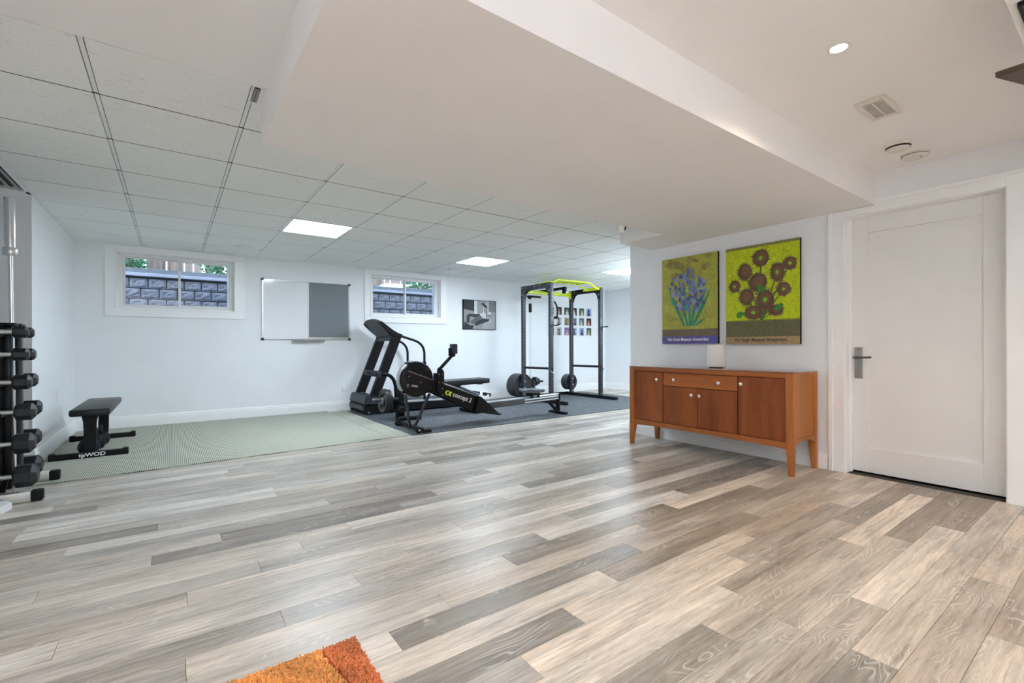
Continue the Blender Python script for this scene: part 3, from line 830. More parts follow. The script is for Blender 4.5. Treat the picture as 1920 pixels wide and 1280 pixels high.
sleg(SX0, SX0 + .05, SY0, SY0 + LW, -1, -1); sleg(SX1 - .05, SX1, SY0, SY0 + LW, 1, -1)
sleg(SX0, SX0 + .05, SY1 - LW, SY1, -1, 1); sleg(SX1 - .05, SX1, SY1 - LW, SY1, 1, 1)
TOPM = wood_mat('cherry_top', (.16, .06, .03), (.28, .12, .06), sc=(2.2, .22, 2.2))
TOPM.node_tree.nodes['Principled BSDF'].inputs['Roughness'].default_value = .16
TOPM.node_tree.nodes['Principled BSDF'].inputs['Coat Weight'].default_value = .6
B().box(SX0 + .001, SX1, SY0 + .001, SY1 - .001, ZTP - .006, ZTP + .003, .002).done('top', TOPM, sb)
B().box(SX0 + .006, SX0 + .026, SY0 + LW, SY1 - LW, .742, ZTP - .006, .001).done('top_rail', CHERRYH, sb)
# arched lower rails
def arch(y0, y1, z0, z1, rise, n=20):
    p = [(y0, z1), (y0, z0)] + [(y0 + (y1 - y0) * t / n, z0 + rise * math.sin(math.pi * t / n) ** .5) for t in range(1, n)] + [(y1, z0), (y1, z1)]
    return p
B().prism(arch(SY0 + LW, SY1 - LW, .200, .256, .016), 'x', SX0 + .004, SX0 + .026, .001).done('bottom_rail', CHERRYH, sb)
SIDEM = wood_mat('cherry_side', (.26, .088, .014), (.40, .15, .03))
B().box(SX0 + .05, SX1 - .05, SY0 + .012, SY0 + .028, .262, ZTP - .03).done('side_panel', SIDEM, sb, smooth=False)
B().prism(arch(SX0 + .05, SX1 - .05, .205, .275, .05), 'y', SY0 + .005, SY0 + .03, .001).done('side_rail', SIDEM, sb)
B().box(SX0 + .05, SX1 - .05, SY0 + .005, SY0 + .03, ZTP - .032, ZTP - .006, .001).done('side_rail', SIDEM, sb)
B().box(SX0 + .05, SX1 - .05, SY1 - .03, SY1 - .01, .205, ZTP - .006).done('side_panel', SIDEM, sb, smooth=False)
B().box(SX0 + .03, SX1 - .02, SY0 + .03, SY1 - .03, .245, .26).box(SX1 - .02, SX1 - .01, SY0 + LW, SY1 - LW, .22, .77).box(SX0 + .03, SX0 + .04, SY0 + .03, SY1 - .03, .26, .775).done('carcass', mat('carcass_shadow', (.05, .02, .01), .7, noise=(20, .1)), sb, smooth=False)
KN = mat('knob_nickel', (.80, .78, .72), .22, .9)
def knob(par, y, z):
    B().lathe((SX0 + .008, y, z), [(.006, 0), (.006, .014), (.014, .020), (.0155, .028), (.012, .031), (.001, .032)], axis=(-1, 0, 0), n=24).done('knob', KN, par)
for (ya, yb, za, zb, nm, kn) in ((2.7485, 3.080, .260, .737, 'door', [(2.800, .668)]), (2.0225, 2.7405, .616, .737, 'drawer', [(2.612, .675), (2.174, .674)]),
                                 (2.3835, 2.7405, .260, .610, 'door', [(2.430, .547)]), (2.0225, 2.3785, .260, .610, 'door', [(2.352, .548)]), (1.648, 2.0135, .260, .737, 'door', [(1.980, .677)])):
    o = B().box(SX0 + .008, SX0 + .028, ya, yb, za, zb, .0012).done(nm, CHERRY if nm == 'door' else CHERRYH, sb, smooth=False)
    for k_ in kn: knob(o, *k_)
# speaker
sp = empty('smart_speaker', (4.05, 2.362, ZTP + .003), 'white tapered cylindrical speaker standing on the sideboard', 'speaker')
z0 = ZTP + .003
B().lathe((4.05, 2.362, z0), [(.070, .008), (.080, .014), (.084, .03), (.083, .06), (.077, .15), (.074, .20), (.071, .209), (.066, .212), (.001, .212)], n=48).done('body', mat('speaker_fabric', (.80, .80, .79), .6, bump=(300, .2)), sp)
B().lathe((4.05, 2.362, z0), [(.055, 0), (.060, .009)], n=32).done('foot', RUBBER, sp)

# =================================================================== PICTURES (generic flower studies)
EDGE = mat('black_canvas_edge', (.006, .006, .006), .6, noise=(20, .1), spec=.15)
def picture(y0, y1, z0, z1, label):
    r = empty('framed_picture', (XS - .02, (y0 + y1) / 2, z0), label, 'picture')
    B().box(XS - .030, XS - .001, y0, y1, z0, z1, .001).done('backing_board', EDGE, r, smooth=False)
    return r
rr = random.Random(11)
# left: violet blue blossoms scattered over ochre
py0, py1, pz0, pz1 = 2.443, 3.068, 1.014, 1.899
p1 = picture(py0, py1, pz0, pz1, 'picture of blue violet flowers on ochre with a purple caption band, left of two')
Wd, Hd = py1 - py0, pz1 - pz0
L = [(rect(0, 1, .0, 1), (.34, .33, .05))]
for _ in range(90):
    u, v = rr.random(), .165 + rr.random() * .835
    g = rr.uniform(.8, 1.25)
    L.append((blob(u, v, rr.uniform(.03, .09), rr.uniform(.02, .05), rr.uniform(-.6, .6), 9, .25, rr), (.33 * g, .33 * g, .06 * g) if v < .75 else (.22 * g, .19 * g, .045 * g)))
L = [q for q in L + [(rect(0, 1, .0, .165), (.15, .115, .07))] if min(p[0] for p in q[0]) >= -.0 and max(p[0] for p in q[0]) <= 1.0 and max(p[1] for p in q[0]) <= 1.0 and min(p[1] for p in q[0]) >= 0]
for (a, b, c, d, wv) in ((.42, .20, .10, .70, .03), (.48, .20, .30, .80, .025), (.55, .20, .70, .78, .03), (.58, .20, .90, .62, .035), (.52, .2, .52, .86, .02), (.62, .2, .82, .30, .03)):
    L.append(([(a - .02, b), (a + .02, b), ((a + c) / 2 + wv, (b + d) / 2), (c, d), ((a + c) / 2 - wv, (b + d) / 2)], (.03, .22, .12)))
for _ in range(120):
    t = rr.uniform(0, 2 * math.pi); q = rr.random() ** .6
    u, v = .48 + .36 * q * math.cos(t), .57 + .26 * q * math.sin(t)
    cc = rr.choice([(.10, .11, .28), (.16, .18, .38), (.24, .26, .48), (.07, .07, .17), (.12, .17, .27)])
    L.append((blob(u, v, rr.uniform(.02, .045), rr.uniform(.014, .03), rr.uniform(0, 3), 8, .35, rr), cc))
for (a, b, c, d) in ((.2, .45, .12, .62), (.7, .42, .86, .72), (.45, .4, .38, .8)):
    L.append(([(a, b), (a + .03, b), (c + .01, d)], (.03, .28, .15)))
L.append((rect(0, 1, 0, .085), (.11, .095, .30)))
print_mesh('print', L, (XS - .030, py1, pz0), (0, -Wd, 0), (0, 0, Hd), (-1, 0, 0), p1)
WT = mat('white_lettering', (.85, .85, .85), .5); KT = mat('dark_lettering', (.05, .04, .03), .5)
text('lettering', 'Van Gogh Museum Amsterdam', .046, (XS - .0355, py1 - .070, pz0 + .028), (0, -1, 0), (0, 0, 1), WT, p1, sx=.79, bold=.0008)
# right: brown seed heads over acid green
py0, py1, pz0, pz1 = 1.720, 2.360, 1.006, 1.893
p2 = picture(py0, py1, pz0, pz1, 'picture of brown seed heads on acid green with a tan caption band, right of two')
Wd, Hd = py1 - py0, pz1 - pz0
L = [(rect(0, 1, 0, 1), (.42, .50, .012)), (rect(0, 1, 0, .235), (.115, .105, .05))]
for _ in range(110):
    u, v = rr.uniform(.05, .95), rr.uniform(.30, .97); g = rr.uniform(.82, 1.2)
    L.append((blob(u, v, rr.uniform(.02, .05), rr.uniform(.02, .03), rr.uniform(-.6, .6), 9, .25, rr), (.42 * g, .50 * g, .012)))
L.append((rect(0, 1, .238, .243), (.05, .05, .03)))
heads = [(.50, .86, .11, .085), (.28, .74, .10, .085), (.72, .70, .09, .09), (.13, .60, .08, .06), (.88, .77, .09, .06), (.46, .62, .12, .09), (.80, .53, .085, .065), (.30, .48, .10, .08), (.56, .44, .12, .10), (.70, .33, .09, .05), (.40, .32, .12, .07)]
for (u, v, a, b) in heads:
    L.append(([(.5, .24), (.52, .24), (u + .01, v), (u - .01, v)], (.06, .13, .03)))
for (u, v, a, b) in heads:
    for k in range(22):
        t = 2 * math.pi * k / 22; q = rr.uniform(1.1, 1.45)
        x, y = u + a * q * math.cos(t), v + b * q * math.sin(t)
        if not .01 < x < .99: continue
        dx, dy = -.018 * math.sin(t), .014 * math.cos(t)
        L.append(([(u + a * .7 * math.cos(t) + dx, v + b * .7 * math.sin(t) + dy), (x, y), (u + a * .7 * math.cos(t) - dx, v + b * .7 * math.sin(t) - dy)], (.14, .10, .055)))
    L.append(([(max(0.005, min(.995, p[0])), p[1]) for p in blob(u, v, a, b, 0, 18, .08, rr)], (.115, .062, .036)))
    L.append((blob(u + .01, v + .005, a * .6, b * .6, 0, 14, .15, rr), (.16, .085, .045)))
    if rr.random() < .5: L.append((blob(u, v, a * .25, b * .25, 0, 12, .05, rr), (.18, .42, .02)))
for (a, b, c, d) in ((.2, .30, .12, .36), (.74, .36, .62, .40), (.5, .56, .62, .58)):
    L.append((blob(a, b, .06, .03, rr.uniform(-.5, .5), 10, .3, rr), (.04, .20, .03)))
L.append((rect(0, 1, 0, .075), (.34, .235, .12)))
L.append((rect(0, 1, .974, 1), (.18, .17, .05)))
print_mesh('print', L, (XS - .030, py1, pz0), (0, -Wd, 0), (0, 0, Hd), (-1, 0, 0), p2)
text('lettering', 'Van Gogh Museum Amsterdam', .046, (XS - .0368, py1 - .085, pz0 + .024), (0, -1, 0), (0, 0, 1), KT, p2, sx=.78, bold=.0006)

# =================================================================== WHITEBOARD, POSTER, PHOTO CARDS
wb = empty('whiteboard', (1.645, YB, 1.095), 'wide white board with a grey felt right half on the back wall', 'whiteboard')
bx0, bx1, bz0, bz1 = 1.030, 2.262, 1.098, 1.962
B().box(bx0 + .01, 1.655, YB - .016, YB - .001, bz0 + .01, bz1 - .01).done('writing_surface', mat('gloss_white_enamel', (.80, .81, .84), .10, noise=(3, .01)), wb, smooth=False)
B().box(1.655, bx1 - .02, YB - .017, YB - .001, bz0 + .035, bz1 - .012).done('felt_panel', mat('grey_felt', (.20, .225, .245), .95, noise=(200, .12), bump=(400, .3)), wb, smooth=False)
fb = B()
fb.box(bx0, bx0 + .016, YB - .022, YB, bz0, bz1, .002).box(bx1 - .016, bx1, YB - .022, YB, bz0, bz1, .002).box(bx0, bx1, YB - .022, YB, bz1 - .010, bz1, .002).box(bx0, bx1, YB - .022, YB, bz0, bz0 + .016, .002).box(1.640, 1.656, YB - .019, YB, bz0, bz1, .001)
fb.box(bx1 - .022, bx1 - .016, YB - .018, YB, bz0, bz1).box(1.655, bx1 - .016, YB - .018, YB, bz0 + .016, bz0 + .034)
fb.done('frame', ALU, wb, smooth=False)
for (a, b) in ((bx0, bz0), (bx1, bz0), (bx0, bz1), (bx1, bz1)):
    B().box(a - .010 if a == bx0 else a - .026, a + .026 if a == bx0 else a + .010, YB - .028, YB, b - .010 if b == bz0 else b - .024, b + .024 if b == bz0 else b + .010, .006).done('corner_cap', DGREY, wb)
B().box(1.415, 1.872, YB - .07, YB - .001, 1.070, 1.082, .003).box(1.415, 1.872, YB - .07, YB - .064, 1.078, 1.092, .002).done('pen_tray', mat('tray_grey', (.26, .27, .27), .4, .5, noise=(9, .05)), wb, smooth=False)

po = empty('poster', (4.67, YB, 1.302), 'black and white framed photograph of a lifter lying on a bench', 'picture')
B().box(4.307, 5.035, YB - .025, YB - .001, 1.302, 1.850, .001).done('backing_board', EDGE, po, smooth=False)
g = lambda v: (v, v * 1.02, v * 1.06)
PW_, PH_ = .728, .548
Lp = [(rect(.02, .98, .02, .98), g(.33)), (rect(.02, .33, .48, .98), g(.035)), ([(.02, .02), (.55, .02), (.75, .3), (.3, .62), (.02, .68)], g(.26)),
      (rect(.33, .42, .5, .98), g(.62)), (rect(.42, .68, .5, .97), g(.30)), (rect(.68, .78, .4, .98), g(.45)), (rect(.78, .98, .62, .98), g(.20)), ([(.55, .02), (.98, .02), (.98, .62), (.7, .5)], g(.36)),
      # bench
      ([(.32, .24), (.36, .12), (.78, .30), (.78, .37), (.55, .37)], g(.03)), ([(.78, .34), (.82, .34), (.83, .22), (.79, .24)], g(.5)),
      # legs
      ([(.16, .52), (.48, .53), (.56, .46), (.50, .38), (.20, .44), (.19, .22), (.10, .22), (.11, .46)], g(.035)), ([(.50, .50), (.57, .42), (.50, .34), (.30, .18), (.22, .22), (.24, .30), (.38, .42)], g(.10)),
      ([(.04, .26), (.20, .14), (.32, .14), (.28, .02), (.02, .02)], g(.03)),
      # torso and arms
      ([(.48, .53), (.62, .60), (.70, .52), (.70, .40), (.57, .42)], g(.62)), ([(.585, .82), (.61, .82), (.625, .58), (.60, .58)], g(.5)), ([(.69, .74), (.71, .74), (.72, .42), (.69, .42)], g(.08)),
      (blob(.80, .56, .045, .05, 0, 12, .05, rr), g(.6)), (blob(.79, .48, .05, .02, 0, 8, .2, rr), g(.1)),
      ([(.55, .90), (.60, .92), (.72, .80), (.72, .74), (.66, .76), (.56, .86)], g(.02))]
print_mesh('print', Lp, (4.307, YB - .025, 1.302), (PW_, 0, 0), (0, 0, PH_), (0, -1, 0), po)

cols_ = [[(.05, .12, .04), (.5, .5, .45)], [(.04, .02, .02), (.5, .25, .15)], [(.03, .06, .04), (.5, .55, .5)], [(.02, .02, .02), (.6, .55, .5)], [(.05, .12, .06), (.55, .45, .35)], [(.25, .35, .6), (.03, .03, .06)],
         [(.4, .4, .4), (.2, .1, .08)], [(.5, .5, .52), (.15, .08, .05)], [(.35, .33, .2), (.15, .1, .08)], [(.3, .32, .4), (.03, .03, .05)], [(.1, .15, .15), (.5, .4, .3)], [(.03, .02, .02), (.6, .25, .2)],
         [(.05, .05, .05), (.4, .4, .4)], [(.4, .42, .42), (.1, .05, .05)], [(.2, .15, .3), (.5, .3, .2)], [(.35, .42, .55), (.05, .04, .1)], [(.3, .4, .55), (.03, .02, .08)], [(.04, .1, .06), (.5, .35, .2)]]
CARD = mat('photo_paper', (.80, .82, .85), .5, noise=(8, .01))
words = ['green and white', 'dark cap and face', 'dark green pair', 'black with pale figure', 'green with a fair head', 'sky blue and navy', 'pale grey', 'white with brown head', 'tan with standing figure', 'grey blue and black', 'grey green with a figure', 'black with two ruddy faces',
         'white and black', 'pale grey with dark stripes', 'purple and orange', 'pale blue and navy', 'light blue over dark purple', 'dark green with an orange face']
rown = ['top', 'middle', 'bottom']; coln = ['leftmost', 'second', 'third', 'fourth', 'fifth', 'rightmost']
for r in range(3):
    for c in range(6):
        x0 = 6.342 + c * .2225; zt = 1.838 - r * .2165
        wd_, hd_ = .2185, .2125
        q = empty('photo_card', (x0 + wd_ / 2, YB, zt - hd_), 'white bordered photo card, %s, %s row, %s column' % (words[r * 6 + c], rown[r], coln[c]), 'photo', 'photo cards on the back wall')
        B().box(x0, x0 + wd_, YB - .008, YB - .001, zt - hd_, zt).done('card', CARD, q, smooth=False)
        bgc, fgc = cols_[r * 6 + c]
        u0, u1, v0, v1 = .16, .84, .12, .90
        Lc = [(rect(u0, u1, v0, v1), bgc)]
        uu = rr.uniform(.42, .58)
        Lc.append(([(uu - .2, v0), (uu + .2, v0), (uu + .14, .48), (uu - .14, .48)], tuple(min(1, k_ * 1.2) for k_ in fgc)))
        Lc.append((blob(uu, .62, .12, .12, 0, 12, .05, rr), fgc))
        Lc.append((blob(uu, .72, .12, .06, 0, 10, .1, rr), tuple(k_ * .25 for k_ in fgc)))
        for _ in range(5): Lc.append((blob(rr.uniform(.25, .75), rr.uniform(.22, .8), .05, .05, 0, 7, .3, rr), tuple(k_ * rr.uniform(.5, 1.7) for k_ in bgc)))
        print_mesh('print', Lc, (x0, YB - .008, zt - hd_), (wd_, 0, 0), (0, 0, hd_), (0, -1, 0), q)

def outlet(x, y, z, nrm, label):
    q = empty('wall_outlet', (x, y, z), label, 'outlet')
    nx, ny = nrm
    if ny:
        B().box(x - .037, x + .037, y + (ny * .006 if ny < 0 else 0), y + (0 if ny < 0 else .006), z - .06, z + .06, .002).done('plate', WHITEP, q)
        B().box(x - .018, x + .018, y - .0085, y - .006, z - .036, z - .006, .002).box(x - .018, x + .018, y - .0085, y - .006, z + .006, z + .036, .002).done('socket', TRIMM, q)
    else:
        B().box(x, x + .006, y - .037, y + .037, z - .06, z + .06, .002).done('plate', WHITEP, q)
        B().box(x + .006, x + .0085, y - .018, y + .018, z - .036, z - .006, .002).box(x + .006, x + .0085, y - .018, y + .018, z + .006, z + .036, .002).done('socket', TRIMM, q)
outlet(2.174, YB, .345, (0, -1), 'white double outlet on the back wall left of the treadmill')
outlet(6.40, YB, .30, (0, -1), 'white double outlet on the back wall between the rack uprights')
outlet(-.93, 6.45, .50, (1, 0), 'white outlet plate on the left wall behind the small bench')
outlet(-.995, 5.42, .365, (0, -1), 'white outlet on the grey alcove wall behind the dumbbell rack')

# =================================================================== MATS
def weave_mat():
    ma = bpy.data.materials.new('woven_green_mat'); ma.use_nodes = True
    n = ma.node_tree; L = n.links.new; bs = n.nodes['Principled BSDF']
    ge = n.nodes.new('ShaderNodeNewGeometry'); sp_ = n.nodes.new('ShaderNodeSeparateXYZ'); L(ge.outputs['Position'], sp_.inputs[0])
    def mth(op, a, b=None, c=None):
        z = n.nodes.new('ShaderNodeMath'); z.operation = op
        for i, q in enumerate((a, b, c)):
            if q is None: continue
            if isinstance(q, (int, float)): z.inputs[i].default_value = q
            else: L(q, z.inputs[i])
        return z.outputs[0]
    sxx = mth('SINE', mth('MULTIPLY', sp_.outputs[0], 2 * math.pi / .0135))
    syy = mth('SINE', mth('MULTIPLY', sp_.outputs[1], 2 * math.pi / .024))
    pr = mth('ADD', sxx, mth('MULTIPLY', syy, .9))
    r = n.nodes.new('ShaderNodeMapRange'); r.inputs[1].default_value = -.1; r.inputs[2].default_value = .65; L(pr, r.inputs[0])
    nz = n.nodes.new('ShaderNodeTexNoise'); nz.inputs['Scale'].default_value = 26; L(ge.outputs['Position'], nz.inputs[0])
    c1 = n.nodes.new('ShaderNodeMix'); c1.data_type = 'RGBA'; L(nz.outputs[0], c1.inputs[0]); c1.inputs[6].default_value = (.55, .56, .46, 1); c1.inputs[7].default_value = (.62, .61, .53, 1)
    mx = n.nodes.new('ShaderNodeMix'); mx.data_type = 'RGBA'; L(r.outputs[0], mx.inputs[0]); L(c1.outputs[2], mx.inputs[6]); mx.inputs[7].default_value = (.06, .075, .05, 1)
    L(mx.outputs[2], bs.inputs['Base Color']); bs.inputs['Roughness'].default_value = .9
    bu = n.nodes.new('ShaderNodeBump'); bu.inputs['Strength'].default_value = .5; bu.inputs['Distance'].default_value = .004; bu.invert = True
    L(r.outputs[0], bu.inputs['Height']); L(bu.outputs[0], bs.inputs['Normal'])
    return ma
WEAVE = weave_mat()
MT = .007
tagit(B().prism([(-.905, 4.722), (1.908, 4.862), (1.908, 7.425), (-.905, 7.425)], 'z', 0, MT, .0015).done('floor_mat', WEAVE, smooth=False), 'large green and cream woven exercise mat along the back wall', 'mat')
tagit(B().prism([(1.914, 4.862), (2.155, 4.856), (2.155, 7.28), (1.914, 7.28)], 'z', 0, MT, .0015).done('floor_mat', WEAVE, smooth=False), 'narrow green woven mat strip between the large green mat and the black mat', 'mat')
RM = bpy.data.materials.new('speckled_rubber'); RM.use_nodes = True
n = RM.node_tree; bs = n.nodes['Principled BSDF']; ge = n.nodes.new('ShaderNodeNewGeometry')
nz = n.nodes.new('ShaderNodeTexNoise'); nz.inputs['Scale'].default_value = 55; nz.inputs['Detail'].default_value = 3; n.links.new(ge.outputs['Position'], nz.inputs[0])
cr = n.nodes.new('ShaderNodeValToRGB'); cr.color_ramp.elements[0].position = .46; cr.color_ramp.elements[0].color = (.032, .036, .043, 1); cr.color_ramp.elements[1].position = .70; cr.color_ramp.elements[1].color = (.20, .22, .25, 1)
n.links.new(nz.outputs[0], cr.inputs[0]); n.links.new(cr.outputs[0], bs.inputs['Base Color']); bs.inputs['Roughness'].default_value = .55
tagit(B().prism([(2.160, 4.835), (7.15, 4.835), (7.15, 7.27), (2.160, 7.27)], 'z', 0, MT, .0015).done('floor_mat', RM, smooth=False), 'black speckled rubber mat under the treadmill, rower and power rack', 'mat')

# =================================================================== RUG
rg_ = empty('rug', (-.2, 1.0, 0), 'small orange shaggy rug with a darker border at the bottom of the picture', 'rug')
qx = random.Random(5)
RX0, RX1, RY0, RY1 = -.75, .497, .55, 1.597
ORI, ORB, ORD = (.78, .36, .11), (.62, .20, .075), (.40, .10, .03)
def rugcol(x, y):
    d = .065 + .03 * math.sin((y - 1.35) * 6.0)
    dx = RX1 - x
    edge = dx - (.078 - .35 * max(0, y - 1.50)**1.0 * 0 + .028 * math.cos((1.6 - y) * 7))
    if edge < -.006: return ORB
    if edge < .004: return ORD
    return ORI
bm = bmesh.new(); tl = bm.loops.layers.float_color.new('ink')
b0 = [bm.verts.new((x, y, z)) for z in (.001, .008) for x, y in ((RX0, RY0), (RX1, RY0), (RX1, RY1), (RX0, RY1))]
for f in ((0, 3, 2, 1), (4, 5, 6, 7), (0, 1, 5, 4), (1, 2, 6, 5), (2, 3, 7, 6), (3, 0, 4, 7)):
    ff = bm.faces.new([b0[i] for i in f])
    for lp in ff.loops: lp[tl] = (*ORD, 1)
me = bpy.data.meshes.new('backing'); bm.to_mesh(me); bm.free()
for v in me.vertices: v.co -= Vector((-.2, 1.0, 0))
RUGM = attr_mat('rug_wool', .9)
obj('backing', me, RUGM, rg_)
vs_, fs_, cs_ = [], [], []
step = .0047
x = RX0
while x < RX1:
    y = RY0
    while y < RY1:
        px_, py_ = x + qx.uniform(-.003, .003), y + qx.uniform(-.003, .003)
        h_ = qx.uniform(.014, .0185); lx, ly = qx.uniform(-.004, .004), qx.uniform(-.004, .004)
        c = rugcol(px_, py_)
        g_ = qx.uniform(.78, 1.15) * (1 + .12 * math.sin(px_ * 31 + 2 * math.sin(py_ * 17)))
        if c is ORD: h_ *= .7
        t = qx.uniform(0, math.pi); r1 = .0034
        k = len(vs_)
        for a in range(3):
            th = t + a * 2.0944
            vs_.append((px_ + r1 * math.cos(th) + .2, py_ + r1 * math.sin(th) - 1.0, .006))
        for a in range(3):
            th = t + a * 2.0944
            vs_.append((px_ + lx + r1 * .8 * math.cos(th) + .2, py_ + ly + r1 * .8 * math.sin(th) - 1.0, h_))
        for f in ((0, 1, 4, 3), (1, 2, 5, 4), (2, 0, 3, 5), (3, 4, 5)):
            fs_.append(tuple(k + i for i in f)); cs_.append((c[0] * g_, c[1] * g_, c[2] * g_, 1))
        y += step
    x += step
me = bpy.data.meshes.new('pile'); me.from_pydata(vs_, [], fs_)
ca = me.color_attributes.new('ink', 'FLOAT_COLOR', 'CORNER')
buf = []
for p, c in zip(me.polygons, cs_): buf.extend(c * p.loop_total)
ca.data.foreach_set('color', buf)
obj('pile', me, RUGM, rg_, kind='stuff')

# =================================================================== SMALL FLAT BENCH
fbn = empty('flat_bench', (-.59, 6.15, MT), 'small black flat bench on the green mat by the left wall', 'bench')
for (ya, lb) in ((5.600, 1), (6.640, 0)):
    B().box(-.835, -.36, ya, ya + .052, MT, MT + .050, .004).done('foot_bar', BLACK, fbn)
    for xa in (-.868, -.372):
        B().box(xa, xa + .042, ya - .004, ya + .056, MT, MT + .058, .005).done('end_cap', RUBBER, fbn)
# curved uprights (wider at the foot)
for ya in (5.612, 6.650):
    pts = [(-.640, .06), (-.560, .06), (-.556, .15), (-.556, .25), (-.552, .33), (-.540, .385), (-.655, .385), (-.644, .33), (-.640, .25), (-.642, .15)]
    B().prism(pts, 'y', ya, ya + .028, .002).done('upright', BLACK, fbn)
B().prism([(5.64, .365), (5.64, .385), (6.66, .385), (6.66, .365)], 'x', -.63, -.56, .002).done('spine_rail', BLACK, fbn)
B().box(-.727, -.450, 5.520, 6.690, .388, .448, .016, 3).done('pad', VINYL, fbn)
text('lettering', 'tpWOD', .046, (-.672, 5.5990, MT + .0130), (1, 0, 0), (0, 0, 1), WT, fbn, sx=1.15, bold=.0016)
text('lettering', 'tpWOD', .05, (-.655, 6.50, .4483), (1, 0, 0), (0, 1, 0), mat('grey_lettering', (.5, .52, .52), .5), fbn, sx=1.3, bold=.001)
# kettlebells under it
for (kx, ky, s_, lb) in ((-.625, 5.80, 1.0, 'black kettlebell under the flat bench, nearest its front upright'), (-.600, 6.06, .92, 'black kettlebell in the middle of the row under the flat bench'), (-.585, 6.30, .88, 'black kettlebell at the far end under the flat bench')):
    k_ = empty('kettlebell', (kx, ky, MT), lb, 'kettlebell', 'kettlebells under the flat bench')
    R_ = .080 * s_
    B().lathe((kx, ky, MT), [(R_ * .55, 0), (R_ * .8, R_ * .18), (R_, R_ * .75), (R_ * .97, R_ * 1.1), (R_ * .75, R_ * 1.6), (R_ * .4, R_ * 1.85), (.002, R_ * 1.9)], n=32).done('bell', RUBBER, k_)
    pts = [(kx, ky - R_ * .55, MT + R_ * 1.55), (kx, ky - R_ * .78, MT + R_ * 2.1), (kx, ky - R_ * .62, MT + R_ * 2.55), (kx, ky, MT + R_ * 2.7), (kx, ky + R_ * .62, MT + R_ * 2.55), (kx, ky + R_ * .78, MT + R_ * 2.1), (kx, ky + R_ * .55, MT + R_ * 1.55)]
    B().tube(pts, .013, 12).done('handle', BLACK, k_)

# =================================================================== DUMBBELL RACK
dr = empty('dumbbell_rack', (-1.15, 4.57, 0), 'tall black vertical dumbbell rack on silver feet at the left edge', 'rack')
for ya, zf in ((4.262, 0), (4.822, .006)):
    B().box(-1.62, -.740, ya, ya + .058, zf + .002, zf + .066, .003).done('foot', SILV, dr)
    B().box(-.742, -.684, ya - .003, ya + .061, zf, zf + .070, .008).done('end_cap', RUBBER, dr)
    B().box(-1.66, -1.6, ya - .003, ya + .061, zf, zf + .070, .008).done('end_cap', RUBBER, dr)
text('lettering', 'NORTHERN', .036, (-.800, 4.306, .0664), (-1, 0, 0), (0, -1, 0), KT, dr, sx=1.3, bold=.0012)
B().cyl((-.875, 4.2605, .036), (-.875, 4.254, .036), .010, n=14).done('bolt', STEEL, dr)
for xa in (-.900, -1.42):
    B().box(xa, xa + .045, 4.435, 4.485, .06, 1.14, .014, 3).done('post', BLACKG, dr)
    B().box(xa + .012, xa + .050, 4.665, 4.710, .066, 1.14, .012, 3).done('post', MGREY, dr)
    B().beam((xa + .02, 4.32, .075), (xa + .02, 4.44, .16), .03, .02, side=(1, 0, 0)).beam((xa + .03, 4.83, .075), (xa + .03, 4.70, .16), .03, .02, side=(1, 0, 0)).done('foot_bracket', BLACK, dr, smooth=False)
B().box(-1.45, -.895, 4.43, 4.72, 1.138, 1.160, .004).box(-.895, -.842, 4.43, 4.545, 1.138, 1.160, .002).box(-.895, -.842, 4.595, 4.72, 1.138, 1.160, .002).done('top_plate', BLACK, dr)
B().box(-1.40, -.90, 4.445, 4.455, .12, 1.14).done('back_panel', BLACK, dr, smooth=False)
GRIPM = mat('knurled_chrome', (.70, .70, .69), .35, 1.0, bump=(500, .3))
def hexhead(b, x0, x1, cy, cz, R):
    ch = R * .34
    rings = []
    for (x, r) in ((x0, R * .62), (x0 + ch * .6, R), (x1 - ch, R), (x1, R * .60)):
        rings.append([b.bm.verts.new((x, cy + r * math.cos(math.pi / 8 * (2 * k + 1)), cz + r * math.sin(math.pi / 8 * (2 * k + 1)))) for k in range(8)])
    for i in range(3):
        for k in range(8): b.bm.faces.new((rings[i][k], rings[i][(k + 1) % 8], rings[i + 1][(k + 1) % 8], rings[i + 1][k]))
    b.bm.faces.new(rings[0][::-1]); b.bm.faces.new(rings[3])
NEAR = [(1.097, .040, .075, -.760), (.952, .043, .080, -.757), (.771, .050, .090, -.745), (.577, .057, .100, -.725), (.374, .068, .105, -.728), (.163, .075, .115, -.715)]
FAR = [(1.103, .040, .075, -.812), (.946, .046, .080, -.805), (.760, .052, .090, -.795), (.558, .056, .100, -.775), (.345, .060, .105, -.780), (.135, .076, .115, -.775)]
ordn = ['top', 'second', 'third', 'fourth', 'fifth', 'bottom']
HEX = mat('hex_rubber', (.012, .013, .017), .45, noise=(40, .1), spec=.4)
